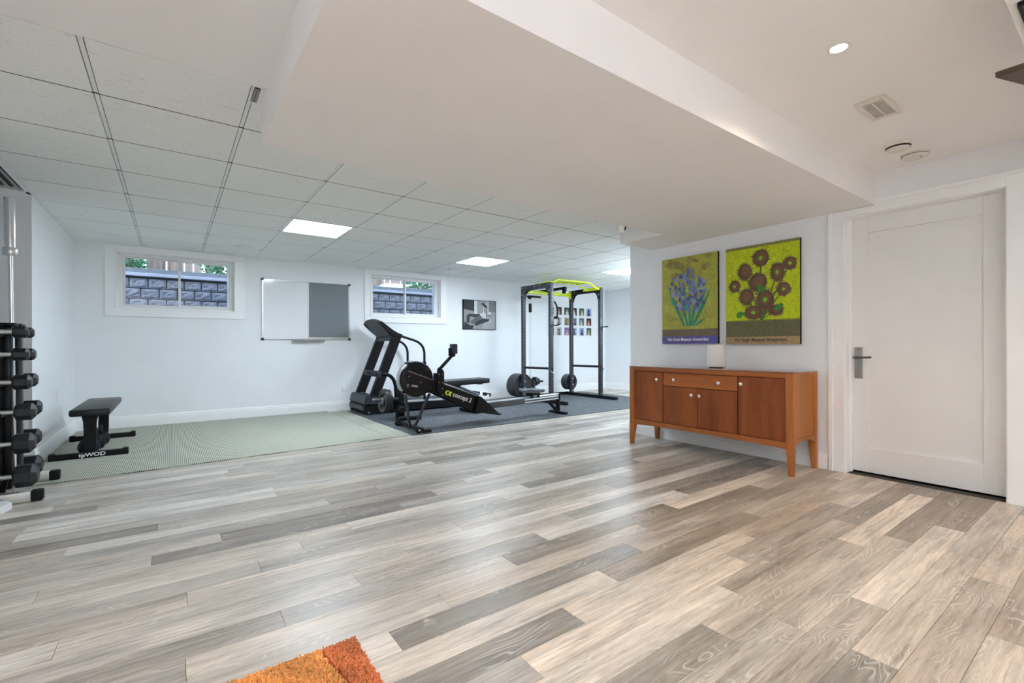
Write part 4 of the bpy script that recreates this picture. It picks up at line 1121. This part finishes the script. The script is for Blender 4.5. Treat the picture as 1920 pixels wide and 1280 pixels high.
for i in range(6):
    f_ = i / 5.0
    for side in (0, 1):
        z, R, hw, xe = (NEAR if side == 0 else FAR)[i]
        yy = 4.35 - .02 * f_ if side == 0 else 4.80 + .02 * f_
        r = empty('hex_dumbbell', (-1.0, yy, z), 'black hex dumbbell with chrome grip, %s level, %s side of the rack' % (ordn[i], 'near' if side == 0 else 'far'), 'dumbbell', 'hex dumbbells on the vertical rack')
        xc = xe - hw - .035
        b = B(); hexhead(b, xc + .035, xc + .035 + hw, yy, z, R); b.done('head', HEX, r, smooth=False)
        b = B(); hexhead(b, xc - .145 - hw, xc - .145, yy, z, R); b.done('head', HEX, r, smooth=False)
        B().tube([(xc - .15, yy, z), (xc - .12, yy, z), (xc - .055, yy, z), (xc + .01, yy, z), (xc + .04, yy, z)], [.013, .0145, .018, .0145, .013], 16).done('grip', GRIPM, r)
        # cradle arm of the rack under the grip
        ys_ = 4.46 if side == 0 else 4.69
        B().box(xc - .11, xc - .02, min(ys_, yy) - .014, max(ys_, yy) + .014, z - .030, z - .0185, .002).done('cradle', BLACK, dr)
        B().box(xc - .11, xc - .02, yy - .020 if side == 0 else yy + .012, yy - .012 if side == 0 else yy + .020, z - .03, z - .002, .002).done('cradle_lip', BLACK, dr)
# barbell standing behind the rack
bb = empty('barbell', (-.83, 4.70, 0), 'chrome barbell standing upright behind the dumbbell rack', 'barbell')
P0, P1 = Vector((-.872, 4.575, .008)), Vector((-.8865, 4.55, 2.008))
d_ = (P1 - P0)
at_ = lambda t: tuple(P0 + d_ * t)
B().tube([at_(0), at_(.83)], .0135, 16).done('shaft', CHROME, bb)
B().tube([at_(.822), at_(.995), at_(1)], [.029, .029, .027], 24).done('sleeve', CHROME, bb)
B().tube([at_(.806), at_(.809), at_(.829), at_(.832)], [.036, .040, .040, .036], 28).done('collar', ALU, bb)
# =================================================================== TREADMILL
T0 = MT
tm = empty('treadmill', (3.0, 6.98, T0), 'black treadmill with grey motor hood against the back wall', 'treadmill')
ty0, ty1 = 6.625, 7.345
for yy in (ty0 + .01, ty1 - .05):
    B().prism([(2.235, .010), (2.235, .130), (2.62, .150), (4.05, .130), (4.10, .10), (4.10, .035), (4.0, .028), (2.5, .028), (2.45, .016)], 'y', yy, yy + .04, .004).done('side_frame', BLACK, tm)
for yy in (ty0 + .012, ty1 - .082):
    B().prism([(2.50, .146), (2.50, .172), (4.04, .152), (4.07, .130), (4.05, .128)], 'y', yy, yy + .07, .003).done('side_rail', mat('foot_rail_silver', (.55, .57, .59), .35, .4, noise=(9, .05)), tm)
B().hexa([(2.5, ty0 + .08, .10), (4.06, ty0 + .08, .08), (4.06, ty1 - .08, .08), (2.5, ty1 - .08, .10), (2.5, ty0 + .08, .152), (4.06, ty0 + .08, .134), (4.06, ty1 - .08, .134), (2.5, ty1 - .08, .152)]).done('belt', mat('running_belt', (.03, .03, .032), .7, bump=(200, .3)), tm, smooth=False)
# motor hood: upper grey shell over lower shell
B().prism([(2.245, .145), (2.225, .165), (2.245, .262), (2.262, .280), (2.40, .282), (2.52, .20), (2.53, .15)], 'y', ty0 + .006, ty1 - .006, .012).done('motor_hood', DGREY, tm)
B().prism([(2.235, .045), (2.215, .07), (2.218, .128), (2.235, .140), (2.30, .142), (2.30, .045)], 'y', ty0 + .05, ty1 - .02, .008).done('front_bumper', DGREY, tm)
B().prism([(2.2215, .128), (2.2215, .150), (2.25, .150), (2.25, .128)], 'y', ty0 + .14, ty1 - .06).done('hood_recess', DARKV, tm, smooth=False)
for yy in (ty0 + .004, ty1 - .03):
    B().cyl((2.285, yy, T0 + .032), (2.285, yy + .028, T0 + .032), .030, n=24, ch=.004).done('wheel', RUBBER, tm)
    B().cyl((2.285, yy - .003, T0 + .032), (2.285, yy, T0 + .032), .011, n=16).done('hub', STEEL, tm)
for xx in (3.95,):
    B().box(xx, xx + .05, ty0 + .02, ty0 + .07, T0 + .0005, .03).box(xx, xx + .05, ty1 - .07, ty1 - .02, T0 + .0005, .03).box(2.3, 2.36, ty1 - .07, ty1 - .02, T0 + .0005, .03).done('foot_pad', RUBBER, tm, smooth=False)
# uprights
def upr(y0, y1):
    return B().prism([(2.262, .15), (2.392, .13), (2.785, 1.125), (2.660, 1.165)], 'y', y0, y1, .005)
upr(ty0 + .008, ty0 + .085).done('upright', BLACK, tm)
upr(ty1 - .085, ty1 - .008).done('upright', BLACK, tm)
B().prism([(2.628, 1.072), (2.668, 1.158), (2.684, 1.158), (2.644, 1.072)], 'y', ty0 + .07, ty1 - .01, .003).done('cross_brace', DGREY, tm)
# console: slanted panel with a rounded top edge
prof = [(2.790, 1.130), (2.800, 1.172), (2.735, 1.190), (2.655, 1.235), (2.530, 1.325), (2.480, 1.362), (2.445, 1.352), (2.452, 1.325), (2.560, 1.225), (2.650, 1.155), (2.70, 1.135)]
for yy in (ty0, ty1 - .055): B().prism(prof, 'y', yy, yy + .055, .006).done('console_cheek', BLACK, tm)
m_ = 12; pan = B(); rows_ = []
for i in range(m_ + 1):
    t = i / m_; y = ty0 + .05 + (ty1 - ty0 - .10) * t
    bul = .045 * math.sin(math.pi * t) ** .7
    pf = [(2.655, 1.185), (2.480 - bul * .6, 1.365 + bul), (2.440 - bul * .6, 1.352 + bul), (2.64, 1.140)]
    rows_.append([pan.bm.verts.new((a, y, z)) for a, z in pf])
for i in range(m_):
    for k in range(4): pan.bm.faces.new((rows_[i][k], rows_[i][(k + 1) % 4], rows_[i + 1][(k + 1) % 4], rows_[i + 1][k]))
pan.bm.faces.new(rows_[0]); pan.bm.faces.new(rows_[-1][::-1])
pan.done('console_panel', DGREY, tm)
B().hexa([(2.500, ty0 + .12, 1.350), (2.635, ty0 + .12, 1.216), (2.635, ty1 - .12, 1.216), (2.500, ty1 - .12, 1.350), (2.510, ty0 + .12, 1.362), (2.645, ty0 + .12, 1.228), (2.645, ty1 - .12, 1.228), (2.510, ty1 - .12, 1.362)]).done('display', BLACKG, tm, smooth=False)
def arc(p0, p1, p2, n=8):
    p0, p1, p2 = Vector(p0), Vector(p1), Vector(p2)
    return [tuple(p0 * (1 - t) ** 2 + p1 * 2 * t * (1 - t) + p2 * t * t) for t in [i / n for i in range(n + 1)]]
for yy in (ty0 + .04, ty1 - .04):
    pts = [(2.74, yy, 1.160), (2.98, yy, 1.090)] + arc((3.03, yy, 1.073), (3.165, yy, 1.02), (3.172, yy, .88), 8) + [(3.172, yy, .60), (3.172, yy, .35), (3.172, yy, .165)]
    B().tube(pts, .0185, 14).done('handrail', BLACK, tm)

# =================================================================== WEIGHT BENCH WITH LEG DEVELOPER
wbn = empty('weight_bench', (3.1, 6.0, MT), 'black padded weight bench with leg developer arm behind the rower', 'bench')
B().box(2.455, 2.555, 5.985, 6.075, .04, .42, .006).done('front_post', BLACK, wbn)
B().box(2.40, 2.73, 5.82, 5.90, MT, .060, .014, 3).box(2.46, 2.55, 5.88, 6.08, MT, .05, .006).done('front_foot', BLACK, wbn)
B().beam((2.50, 6.03, .36), (3.42, 6.03, .375), .06, .06, bev=.004).done('main_beam', BLACK, wbn)
B().beam((3.32, 6.03, .37), (3.62, 6.03, .03), .05, .05, bev=.004).box(3.57, 3.67, 5.80, 6.28, MT, .05, .006).done('rear_leg', BLACK, wbn)
B().hexa([(2.72, 5.90, .405), (3.890, 5.90, .435), (3.890, 6.20, .435), (2.72, 6.20, .405), (2.72, 5.90, .490), (3.890, 5.90, .508), (3.890, 6.20, .508), (2.72, 6.20, .490)], .016, 3).done('pad', VINYL, wbn)
B().box(3.28, 3.42, 5.96, 6.10, .36, .43, .004).box(3.72, 3.80, 5.96, 6.12, .415, .445, .004).done('pad_bracket', BLACK, wbn)
arm_pts = [(2.20, 6.0, .622), (2.29, 6.0, .620)] + arc((2.33, 6.0, .612), (2.42, 6.0, .57), (2.432, 6.0, .44), 8) + [(2.440, 6.0, .33), (2.430, 6.0, .22), (2.43, 6.0, .15)]
B().tube(arm_pts, .024, 14).done('developer_arm', BLACK, wbn)
B().hexa([(2.022, 5.965, .625), (2.225, 5.965, .578), (2.225, 6.035, .578), (2.022, 6.035, .625), (2.022, 5.965, .692), (2.225, 5.965, .668), (2.225, 6.035, .668), (2.022, 6.035, .692)], .006).done('arm_bracket', DGREY, wbn)
for xx in (2.055, 2.15):
    B().box(xx, xx + .022, 5.960, 5.965, .635 - (xx - 2.05) * .2, .660 - (xx - 2.05) * .2).done('bracket_slot', DARKV, wbn, smooth=False)
B().cyl((2.47, 5.86, .145), (2.47, 6.14, .145), .050, n=28, ch=.01).done('foam_roller', RUBBER, wbn)
B().cyl((2.12, 6.0, .30), (2.42, 6.0, .275), .0125, n=16).done('weight_pin', STEEL, wbn)
B().cyl((2.36, 6.0, .272), (2.46, 6.0, .265), .045, n=20).done('pin_hub', BLACK, wbn)
PLATEM = mat('cast_plate', (.016, .018, .022), .36, noise=(40, .1), spec=.5)
def plate(name_lbl, c, R, t, axis, grp=None, grips=False, name='weight_plate'):
    r = empty(name, c, name_lbl, 'weight plate', grp)
    ax = Vector(axis)
    B().lathe(c, [(.026, 0), (R * .30, 0), (R * .34, t * .22), (R * .78, t * .22), (R * .84, 0), (R * .97, 0), (R, t * .12), (R, t * .88), (R * .97, t), (R * .84, t), (R * .78, t * .78), (R * .34, t * .78), (R * .30, t), (.026, t)], axis=axis, n=56, caps=False).done('disc', PLATEM, r)
    B().lathe(c, [(.0255, -.001), (.032, -.001), (.032, .004), (.0255, .004)], axis=axis, n=28, caps=False).done('ring', STEEL, r)
    if grips:
        a = ax.orthogonal().normalized(); b_2 = ax.cross(a)
        for k in range(3):
            th = .5 + k * 2.094
            d2 = a * math.cos(th) + b_2 * math.sin(th); e2 = ax.cross(d2)
            p = Vector(c) + d2 * R * .56 + ax * (t * .2 - .003)
            B().tube([tuple(p + e2 * s2 * R * .34 + d2 * (-.10 * R * s2 * s2)) for s2 in (-1, -.6, -.2, .2, .6, 1)], R * .085, 8).done('grip_slot', BLACKG, r)
    return r
plate('large black grip weight plate on the bench leg developer', (2.245, 6.0, .275), .158, .045, (1, 0, -.08), 'plates on the leg developer', True)
plate('second weight plate close behind on the leg developer pin', (2.298, 6.0, .27), .150, .04, (1, 0, -.08), 'plates on the leg developer')

# =================================================================== ROWER
ro = empty('rowing_machine', (3.4, 5.17, MT), 'black rowing machine with round flywheel and silver rail on the black mat', 'rower')
YC = 5.17
fc = (2.345, .603)
B().lathe((fc[0], 5.112, fc[1]), [(.001, 0), (.06, -.004), (.10, 0), (.195, .002), (.208, .012), (.212, .03)], axis=(0, 1, 0), n=64, caps=False).lathe((fc[0], 5.112, fc[1]), [(.212, .03), (.212, .09), (.205, .11), (.06, .118), (.001, .118)], axis=(0, 1, 0), n=64, caps=False).done('flywheel_cover', BLACKG, ro)
# perforated silver cage band round the left half
cg = B(); N_ = 26; prev = None
for i in range(N_ + 1):
    th = math.radians(100 + 150 * i / N_)
    ring = [cg.bm.verts.new((fc[0] + R * math.cos(th), y, fc[1] + R * math.sin(th))) for (R, y) in ((.213, 5.14), (.222, 5.15), (.222, 5.225), (.213, 5.235), (.209, 5.225), (.209, 5.15))]
    if prev:
        for k in range(6): cg.bm.faces.new((prev[k], prev[(k + 1) % 6], ring[(k + 1) % 6], ring[k]))
    else: cg.bm.faces.new(ring)
    prev = ring
cg.bm.faces.new(prev[::-1])
cg.done('flywheel_cage', mat('perforated_cage', (.42, .43, .45), .35, .7, noise=(120, .5)), ro)
for th in (118, 62, 222):
    t = math.radians(th); cx, cz = fc[0] + .215 * math.cos(t), fc[1] + .215 * math.sin(t)
    B().box(cx - .022, cx + .022, 5.13, 5.21, cz - .012, cz + .014, .004).done('cage_clip', BLACK, ro)
B().lathe((fc[0] + .01, 5.100, fc[1] + .02), [(.030, 0), (.034, -.006), (.030, -.010), (.022, -.010), (.020, -.004)], axis=(0, 1, 0), n=28, caps=False).done('hub_ring', DGREY, ro)
bodyp = [(2.165, .660), (2.200, .706), (2.215, .710), (3.160, .352), (3.175, .335), (3.100, .178), (3.08, .176), (2.62, .395), (2.20, .600), (2.170, .628)]
for yy in (5.082, 5.243): B().prism(bodyp, 'y', yy, yy + .016, .002).done('side_plate', BLACKG, ro)
B().prism([(2.55, .565), (3.16, .338), (3.10, .20), (2.66, .41)], 'y', 5.10, 5.24).done('body_core', BLACK, ro, smooth=False)
B().beam((2.215, 5.0815, .708), (3.150, 5.0815, .354), .002, .004).done('edge_line', ALU, ro, smooth=False)
for (a, b) in ((2.225, .645), (2.37, .565), (2.645, .360), (2.645, .445), (3.13, .255)):
    B().cyl((a, 5.082, b), (a, 5.076, b), .006, n=12).done('bolt', STEEL, ro)
# footrest wedge
wed = [(3.155, .352), (3.18, .352), (3.480, .094), (3.470, .086), (3.12, .155), (3.100, .178)]
for yy in (5.03, 5.265): B().prism(wed, 'y', yy, yy + .045, .003).done('footrest', BLACK, ro)
B().hexa([(3.17, 5.075, .345), (3.46, 5.075, .098), (3.46, 5.265, .098), (3.17, 5.265, .345), (3.18, 5.075, .353), (3.47, 5.075, .106), (3.47, 5.265, .106), (3.18, 5.265, .353)]).done('foot_board', RUBBER, ro, smooth=False)
for yy in (5.0, 5.27):
    B().tube([(3.20, yy, .375), (3.26, yy + .02, .385), (3.33, yy + .045, .375), (3.34, yy + .07, .34)], .010, 8).done('foot_strap', RUBBER, ro)
    B().box(3.22, 3.25, yy + .0, yy + .06, .36, .40, .004).done('strap_buckle', BLACK, ro)
B().box(3.42, 3.49, 5.32, 5.36, .100, .125, .004).box(3.40, 3.47, 4.99, 5.03, .098, .112, .004).done('heel_cup', BLACK, ro)
# handle in its hook with bluish grips
B().cyl((2.90, 5.06, .480), (3.14, 5.03, .372), .016, n=14, ch=.004).done('handle_grip', mat('blue_grey_rubber', (.10, .13, .22), .5, noise=(30, .1)), ro)
B().beam((2.70, 5.17, .53), (3.16, 5.17, .37), .03, .03, bev=.004).done('chain_guard', ALU, ro)
B().tube([(2.88, 5.13, .50), (2.93, 5.1, .47), (3.0, 5.1, .435)], .012, 8).done('handle_hook', BLACK, ro)
# monitor arm bracket
B().prism([(2.580, .45), (2.672, .38), (2.672, .676), (2.66, .700), (2.640, .735), (2.600, .738), (2.582, .715)], 'y', 5.062, 5.080, .002).done('arm_bracket', BLACK, ro)
for (a, b) in ((2.60, .655), (2.645, .65), (2.60, .558), (2.645, .552), (2.648, .483), (2.648, .400), (2.643, .718)):
    B().cyl((a, 5.062, b), (a, 5.056, b), .0065, n=12).done('bolt', STEEL, ro)
B().box(2.54, 2.60, 5.07, 5.10, .56, .67, .004).done('spacer', BLACK, ro)
B().beam((2.635, 5.10, .722), (2.812, 5.10, .890), .03, .036, bev=.006).done('monitor_arm', BLACK, ro)
B().cyl((2.812, 5.075, .885), (2.812, 5.125, .885), .022, n=20).cyl((2.775, 5.085, .892), (2.775, 5.115, .892), .02, n=18).done('arm_joint', BLACK, ro)
B().box(2.790, 2.865, 5.075, 5.145, .900, 1.022, .006).done('monitor', DGREY, ro)
B().box(2.757, 2.785, 5.075, 5.12, .905, .972, .005).done('monitor_back', BLACK, ro)
B().box(2.8645, 2.866, 5.082, 5.138, .93, 1.01).done('monitor_screen', BLACKG, ro, smooth=False)
# front legs and foot
B().beam((2.188, YC, .61), (2.270, YC, .045), .035, .028, bev=.005).done('leg', DGREY, ro)
B().beam((2.53, YC, .42), (2.335, YC, .045), .035, .028, bev=.005).done('leg', DGREY, ro)
B().tube([(2.26, YC, .045), (2.30, YC, .036), (2.345, YC, .045)], .016, 10).done('leg_joint', BLACK, ro)
B().box(2.275, 2.325, 4.90, 5.52, .026, .062, .006).done('front_foot', BLACK, ro)
B().box(2.30, 2.41, 4.875, 4.915, MT, .038, .004).box(2.275, 2.33, 5.49, 5.53, MT, .03, .004).done('foot_pad', RUBBER, ro)
for yy in (4.885, 5.50):
    B().cyl((2.262, yy, MT + .036), (2.262, yy + .032, MT + .036), .036, n=28, ch=.006).done('wheel', RUBBER, ro)
    B().cyl((2.262, yy - .002, MT + .036), (2.262, yy + .001, MT + .036), .010, n=14).done('hub', STEEL, ro)
# rail
RAILM = mat('rail_aluminium', (.45, .46, .46), .30, .85, noise=(3, .1, (1, 30, 30)))
B().hexa([(3.22, 5.125, .165), (4.585, 5.125, .208), (4.585, 5.195, .208), (3.22, 5.195, .165), (3.22, 5.125, .246), (4.585, 5.125, .286), (4.585, 5.195, .286), (3.22, 5.195, .246)], .003).done('rail', mat('rail_web', (.10, .105, .11), .35, .5, noise=(9, .1)), ro)
B().hexa([(3.22, 5.112, .246), (4.588, 5.112, .286), (4.588, 5.208, .286), (3.22, 5.208, .246), (3.22, 5.118, .256), (4.588, 5.118, .297), (4.588, 5.202, .297), (3.22, 5.202, .256)], .002).done('rail_top', ALU, ro)
B().hexa([(3.95, 5.118, .236), (4.585, 5.118, .256), (4.585, 5.125, .256), (3.95, 5.125, .236), (3.95, 5.120, .252), (4.585, 5.120, .272), (4.585, 5.125, .272), (3.95, 5.125, .252)]).hexa([(3.95, 5.118, .200), (4.585, 5.118, .218), (4.585, 5.125, .218), (3.95, 5.125, .200), (3.95, 5.118, .214), (4.585, 5.118, .232), (4.585, 5.125, .232), (3.95, 5.125, .214)]).done('rail_flute', ALU, ro, smooth=False)
B().box(4.583, 4.600, 5.105, 5.215, .195, .300, .004).done('rail_end', BLACK, ro)
B().box(4.575, 4.615, 5.13, 5.19, .03, .21, .004).beam((4.40, 5.16, .205), (4.575, 5.16, .035), .05, .028, bev=.004).box(4.54, 4.60, 4.945, 5.305, MT, .040, .006).done('rear_leg', BLACK, ro)
# seat
seat = B(); pr_ = []
nu, nv = 14, 10
g2 = []
for i in range(nu + 1):
    u = i / nu * 2 - 1; colv = []
    for j in range(nv + 1):
        v = j / nv * 2 - 1
        x = 4.115 + u * .155 * (1 - .10 * v * v); y = YC + v * .150 * (1 - .14 * u * u)
        z = .372 + .016 * v * v * (1 - .4 * u) + .010 * u * u - (.012 if max(abs(u), abs(v)) > .95 else 0)
        colv.append(seat.bm.verts.new((x, y, z)))
    g2.append(colv)
for i in range(nu):
    for j in range(nv): seat.bm.faces.new((g2[i][j], g2[i + 1][j], g2[i + 1][j + 1], g2[i][j + 1]))
ex = bmesh.ops.extrude_edge_only(seat.bm, edges=[e for e in seat.bm.edges if e.is_boundary])
nvv = [e for e in ex['geom'] if isinstance(e, bmesh.types.BMVert)]
for v in nvv: v.co.z = .332 + (v.co.z - .36) * .5; v.co.x = 4.115 + (v.co.x - 4.115) * .94; v.co.y = YC + (v.co.y - YC) * .94
bmesh.ops.holes_fill(seat.bm, edges=[e for e in seat.bm.edges if e.is_boundary], sides=0)
seat.done('seat', mat('seat_grey', (.10, .11, .13), .5, noise=(20, .05)), ro)
B().box(4.05, 4.22, 5.11, 5.23, .298, .334, .004).done('seat_carriage', BLACK, ro)
for xx in (4.07, 4.18):
    B().cyl((xx, 5.098, .286), (xx, 5.11, .286), .022, n=20).done('seat_roller', RUBBER, ro)
# writing and emblem
dir_ = Vector((.447, 0, -.172)).normalized(); upv = Vector((.172, 0, .447)).normalized()
yq = 5.0815
def onplate(s_, t_, dy=0):
    p = Vector((2.690, yq - dy, .416)) + dir_ * s_ + upv * t_
    return tuple(p)
LG = mat('lime_print', (.55, .75, .02), .5)
b = B()
nn_ = 22
outer = [onplate(.034 + .036 * math.cos(2 * math.pi * k / nn_), .020 + .030 * math.sin(2 * math.pi * k / nn_), .0005) for k in range(nn_)]
inner = [onplate(.036 + .017 * math.cos(2 * math.pi * k / nn_), .020 + .019 * math.sin(2 * math.pi * k / nn_), .0005) for k in range(nn_)]
vo = [b.bm.verts.new(p) for p in outer]; vi = [b.bm.verts.new(p) for p in inner]
for k in range(nn_): b.bm.faces.new((vo[k], vo[(k + 1) % nn_], vi[(k + 1) % nn_], vi[k]))
for pl in ([(.052, .020), (.066, .044), (.094, .050), (.088, .040), (.078, .020), (.088, -.002), (.094, -.012), (.066, -.006)],):
    b.bm.faces.new([b.bm.verts.new(onplate(s2, t2, .0007)) for s2, t2 in pl])
b.done('emblem', LG, ro, smooth=False)
text('lettering', 'concept 2', .082, onplate(.104, .002, .0006), dir_, upv, WT, ro, sx=.87, bold=.0012, shear=.12)
text('lettering', 'D', .02, (2.265, 5.0805, .538), (1, 0, -.08), (0.08, 0, 1), BLACKG, ro) if False else None
B().hexa([(2.262, 5.103, .520), (2.345, 5.103, .508), (2.345, 5.106, .508), (2.262, 5.106, .520), (2.264, 5.103, .545), (2.347, 5.103, .533), (2.347, 5.106, .533), (2.264, 5.106, .545)]).done('sticker', mat('grey_sticker', (.35, .34, .32), .5, noise=(90, .5)), ro, smooth=False)
B().box(2.205, 2.235, 5.102, 5.106, .515, .555, .001).done('sticker', mat('dim_sticker', (.12, .12, .12), .5, noise=(60, .3)), ro, smooth=False)

# =================================================================== POWER RACK
pk = empty('power_rack', (5.9, 6.48, MT), 'tall charcoal power rack with lime green pull up bar and crossmember', 'rack')
UP = {'LB': (5.275, 6.87), 'LF': (5.280, 6.10), 'RB': (6.488, 6.87), 'RF': (6.508, 6.10)}
for k, (ux, uy) in UP.items():
    u = B().box(ux - .032, ux + .032, uy - .032, uy + .032, .05, 2.085, .004).done('upright', MGREY, pk)
    hb = B()
    z = .14
    while z < 1.95:
        if not (.55 < z < .62):
            hb.cyl((ux, uy - .0326, z), (ux, uy - .0316, z), .0105, n=10)
            hb.cyl((ux - .0326, uy, z), (ux - .0316, uy, z), .0105, n=10)
        z += .062
    hb.done('hole', DARKV, u, smooth=False, kind='stuff')
for sd, sgn in (('L', -1), ('R', 1)):
    fx, fy = UP[sd + 'F']; bx_, by_ = UP[sd + 'B']
    xm = (fx + bx_) / 2
    B().box(xm - .032, xm + .032, 5.70, 7.03, MT, .062, .004).done('floor_beam', BLACK, pk)
    B().box(xm - .030, xm + .030, by_ + .03, fy - .03 if False else by_ + .031, .06, .07).box(xm - .028, xm + .028, fy + .03, by_ - .03, 2.01, 2.085, .004).done('top_beam', MGREY if sd == 'L' else BLACK, pk)
    # arched gusset plates on the outer (left) faces
    for fac in ((-.036,), (.032,)):
        xx = xm + fac[0]
        gpl = [(fy - .032, 2.088), (fy - .032, 1.86), (fy + .032, 1.86)] + [(fy + .032 + .13 * (1 - math.cos(t)), 1.86 + .145 * math.sin(t)) for t in [math.pi / 2 * q / 7 for q in range(1, 8)]]
        gpl += [(by_ - .032 - .13 * (1 - math.cos(t)), 1.86 + .145 * math.sin(t)) for t in [math.pi / 2 * (7 - q) / 7 for q in range(0, 7)]] + [(by_ - .032, 1.86), (by_ + .032, 1.86), (by_ + .032, 2.088)]
        B().prism(gpl, 'x', xx, xx + .004).done('gusset_plate', MGREY if sd == 'L' else BLACK, pk, smooth=False)
    for (yy, zz) in ((fy, 2.055), (fy, 1.95), (fy + .25, 2.055), (fy + .40, 2.055), (by_ - .12, 2.05), (by_, 2.055), (by_, 1.93)):
        B().cyl((xm - .036, yy, zz), (xm - .044, yy, zz), .011, n=14).done('bolt', STEEL, pk)
    for (ux, uy) in (UP[sd + 'F'], UP[sd + 'B']):
        for zz in (.10,):
            B().cyl((ux - .012, uy - .032, zz), (ux - .012, uy - .040, zz), .010, n=12).done('bolt', STEEL, pk)
    ux, uy = UP[sd + 'B']
    for zz in (.215, .275, .335):
        if zz != .275: B().cyl((ux + .004, uy - .032, zz), (ux + .004, uy - .042, zz), .012, n=12).done('bolt', STEEL, pk)
    # safety pipe at knee height and its ring pin
    B().tube([(xm, fy - .04, .600), (xm, by_ + .05, .592)], .021, 16).done('safety_pipe', BLACK, pk)
    B().tube([(xm + .045 * math.cos(t), fy - .045, .575 + .045 * math.sin(t)) for t in [math.pi + math.pi * q / 8 for q in range(9)]], .006, 8).done('ring_pin', CHROME if sd == 'L' else BLACK, pk)
    # j hook
    B().box(xm - .038, xm + .038, fy - .044, fy - .032, 1.34, 1.50, .003).box(xm + .0, xm + .012, fy - .10, fy - .03, 1.335, 1.35, .003).done('j_hook', mat('hook_steel', (.10, .105, .115), .5, .2, noise=(20, .1)), pk)
    B().tube([(xm - .0, fy - .045, 1.345), (xm + .03, fy - .10, 1.342), (xm + .075, fy - .13, 1.352)], .011, 10).done('hook_peg', BLACK, pk)
    # plate peg behind the back upright
    B().cyl((ux, uy + .032, .26), (ux, uy + .36, .26), .0245, n=20).done('plate_peg', CHROME, pk)
# crossmembers
B().box(UP['LB'][0] + .034, UP['RB'][0] - .034, 6.845, 6.895, 1.970, 2.035, .004).done('rear_crossmember', LIME, pk)
for ux in (UP['LB'][0] + .032, UP['RB'][0] - .038):
    B().box(ux, ux + .006, 6.832, 6.908, 1.925, 2.075, .001).done('flange', LIME, pk)
B().box(UP['LB'][0] + .03, UP['RB'][0] - .03, 7.00, 7.03, MT, .06, .003).done('rear_floor_beam', BLACK, pk)
# multi grip pull up bar
for sd, sgn in (('L', 1), ('R', -1)):
    xm = (UP[sd + 'F'][0] + UP[sd + 'B'][0]) / 2
    B().box(xm - .036, xm + .036, 6.075, 6.50, 2.087, 2.095, .002).box(xm + sgn * .034 - .003, xm + sgn * .034 + .003, 6.075, 6.50, 2.035, 2.093, .001).done('mount_plate', LIME, pk)
def pull(yy):
    return [(5.335, yy, 2.098), (5.450, yy, 2.148), (6.225, yy, 2.150), (6.400, yy, 2.062), (6.46, yy, 2.05)]
for yy in (6.105, 6.395): B().tube(pull(yy), .0155, 14).done('pull_up_bar', LIME, pk)
for xx in (5.62, 5.80, 6.0, 6.16):
    B().cyl((xx, 6.105, 2.147), (xx, 6.395, 2.147), .013, n=14).done('grip_rung', LIME, pk)
# lat tower
B().beam((5.80, 7.14, 2.045), (5.80, 6.30, 2.045), .05, .045, side=(1, 0, 0), bev=.004).done('lat_arm', BLACK, pk)
B().box(5.775, 5.825, 6.28, 6.36, 1.99, 2.07, .006).cyl((5.785, 6.33, 1.985), (5.815, 6.33, 1.985), .04, n=20).done('front_pulley', BLACK, pk)
B().box(5.54, 5.86, 7.06, 7.11, 1.93, 1.965, .004).cyl((5.57, 7.08, 1.93), (5.61, 7.08, 1.93), .035, n=20).done('rear_pulley', BLACK, pk)
B().cyl((5.600, 7.10, .30), (5.600, 7.10, 1.94), .0045, n=8).cyl((5.634, 7.10, .30), (5.634, 7.10, 1.94), .0045, n=8).done('guide_cable', ALU, pk)
B().box(5.586, 5.648, 7.08, 7.12, 1.640, 1.812, .014, 3).done('pulley_block', BLACK, pk)
B().box(5.52, 5.60, 6.96, 7.12, .25, .36, .006).cyl((5.58, 7.0, .312), (5.845, 7.0, .302), .017, n=16).done('weight_carriage', BLACK, pk)
B().box(5.54, 5.58, 6.90, 6.98, .02, .32, .004).box(5.50, 5.66, 6.90, 6.96, .055, .10, .004).done('carriage_post', DGREY, pk)
lb_ = empty('lat_bar', (5.58, 6.33, 1.49), 'curved black pulldown bar hanging inside the power rack', 'exercise bar')
B().tube([(5.80, 6.33, 1.97), (5.70, 6.33, 1.90), (5.565, 6.33, 1.80)], .004, 8).done('cable', CHROME, lb_)
B().tube(arc((5.560, 6.33, 1.785), (5.66, 6.33, 1.71), (5.625, 6.33, 1.50), 10), .015, 12).done('bar', BLACK, lb_)
B().cyl((5.60, 6.28, 1.50), (5.60, 6.38, 1.50), .024, n=16).done('end_grip', RUBBER, lb_)
B().tube([(5.55, 6.33, 1.79), (5.545, 6.33, 1.82), (5.56, 6.33, 1.83), (5.57, 6.33, 1.81)], .006, 8).done('carabiner', CHROME, lb_)

# stacked plates on the rack's pegs
nmz = ['frontmost', 'second', 'third', 'fourth', 'rearmost']
y_ = 6.906
for k, t_ in enumerate((.055, .055, .045, .045, .05)):
    plate('big black bumper plate on the left rack peg, %s of its stack' % nmz[k], (5.300, y_, .248), .222, t_ - .002, (0, 1, 0), 'bumper plates on the left rack peg'); y_ += t_
y_ = 6.906
for k, t_ in enumerate((.035, .04, .035, .035)):
    plate('black iron plate on the right rack peg, %s of its stack' % (nmz[k] if k < 3 else 'rearmost'), (6.520, y_, .262), .160, t_ - .002, (0, 1, 0), 'iron plates on the right rack peg', k == 0); y_ += t_
plate('small black plate on the low bar between the rack uprights, larger of two', (5.62, 7.0, .311), .085, .06, (1, 0, -.03), 'small plates on the rack carriage')
plate('small black plate on the low bar between the rack uprights, outer smaller one', (5.685, 7.0, .309), .062, .05, (1, 0, -.03), 'small plates on the rack carriage')
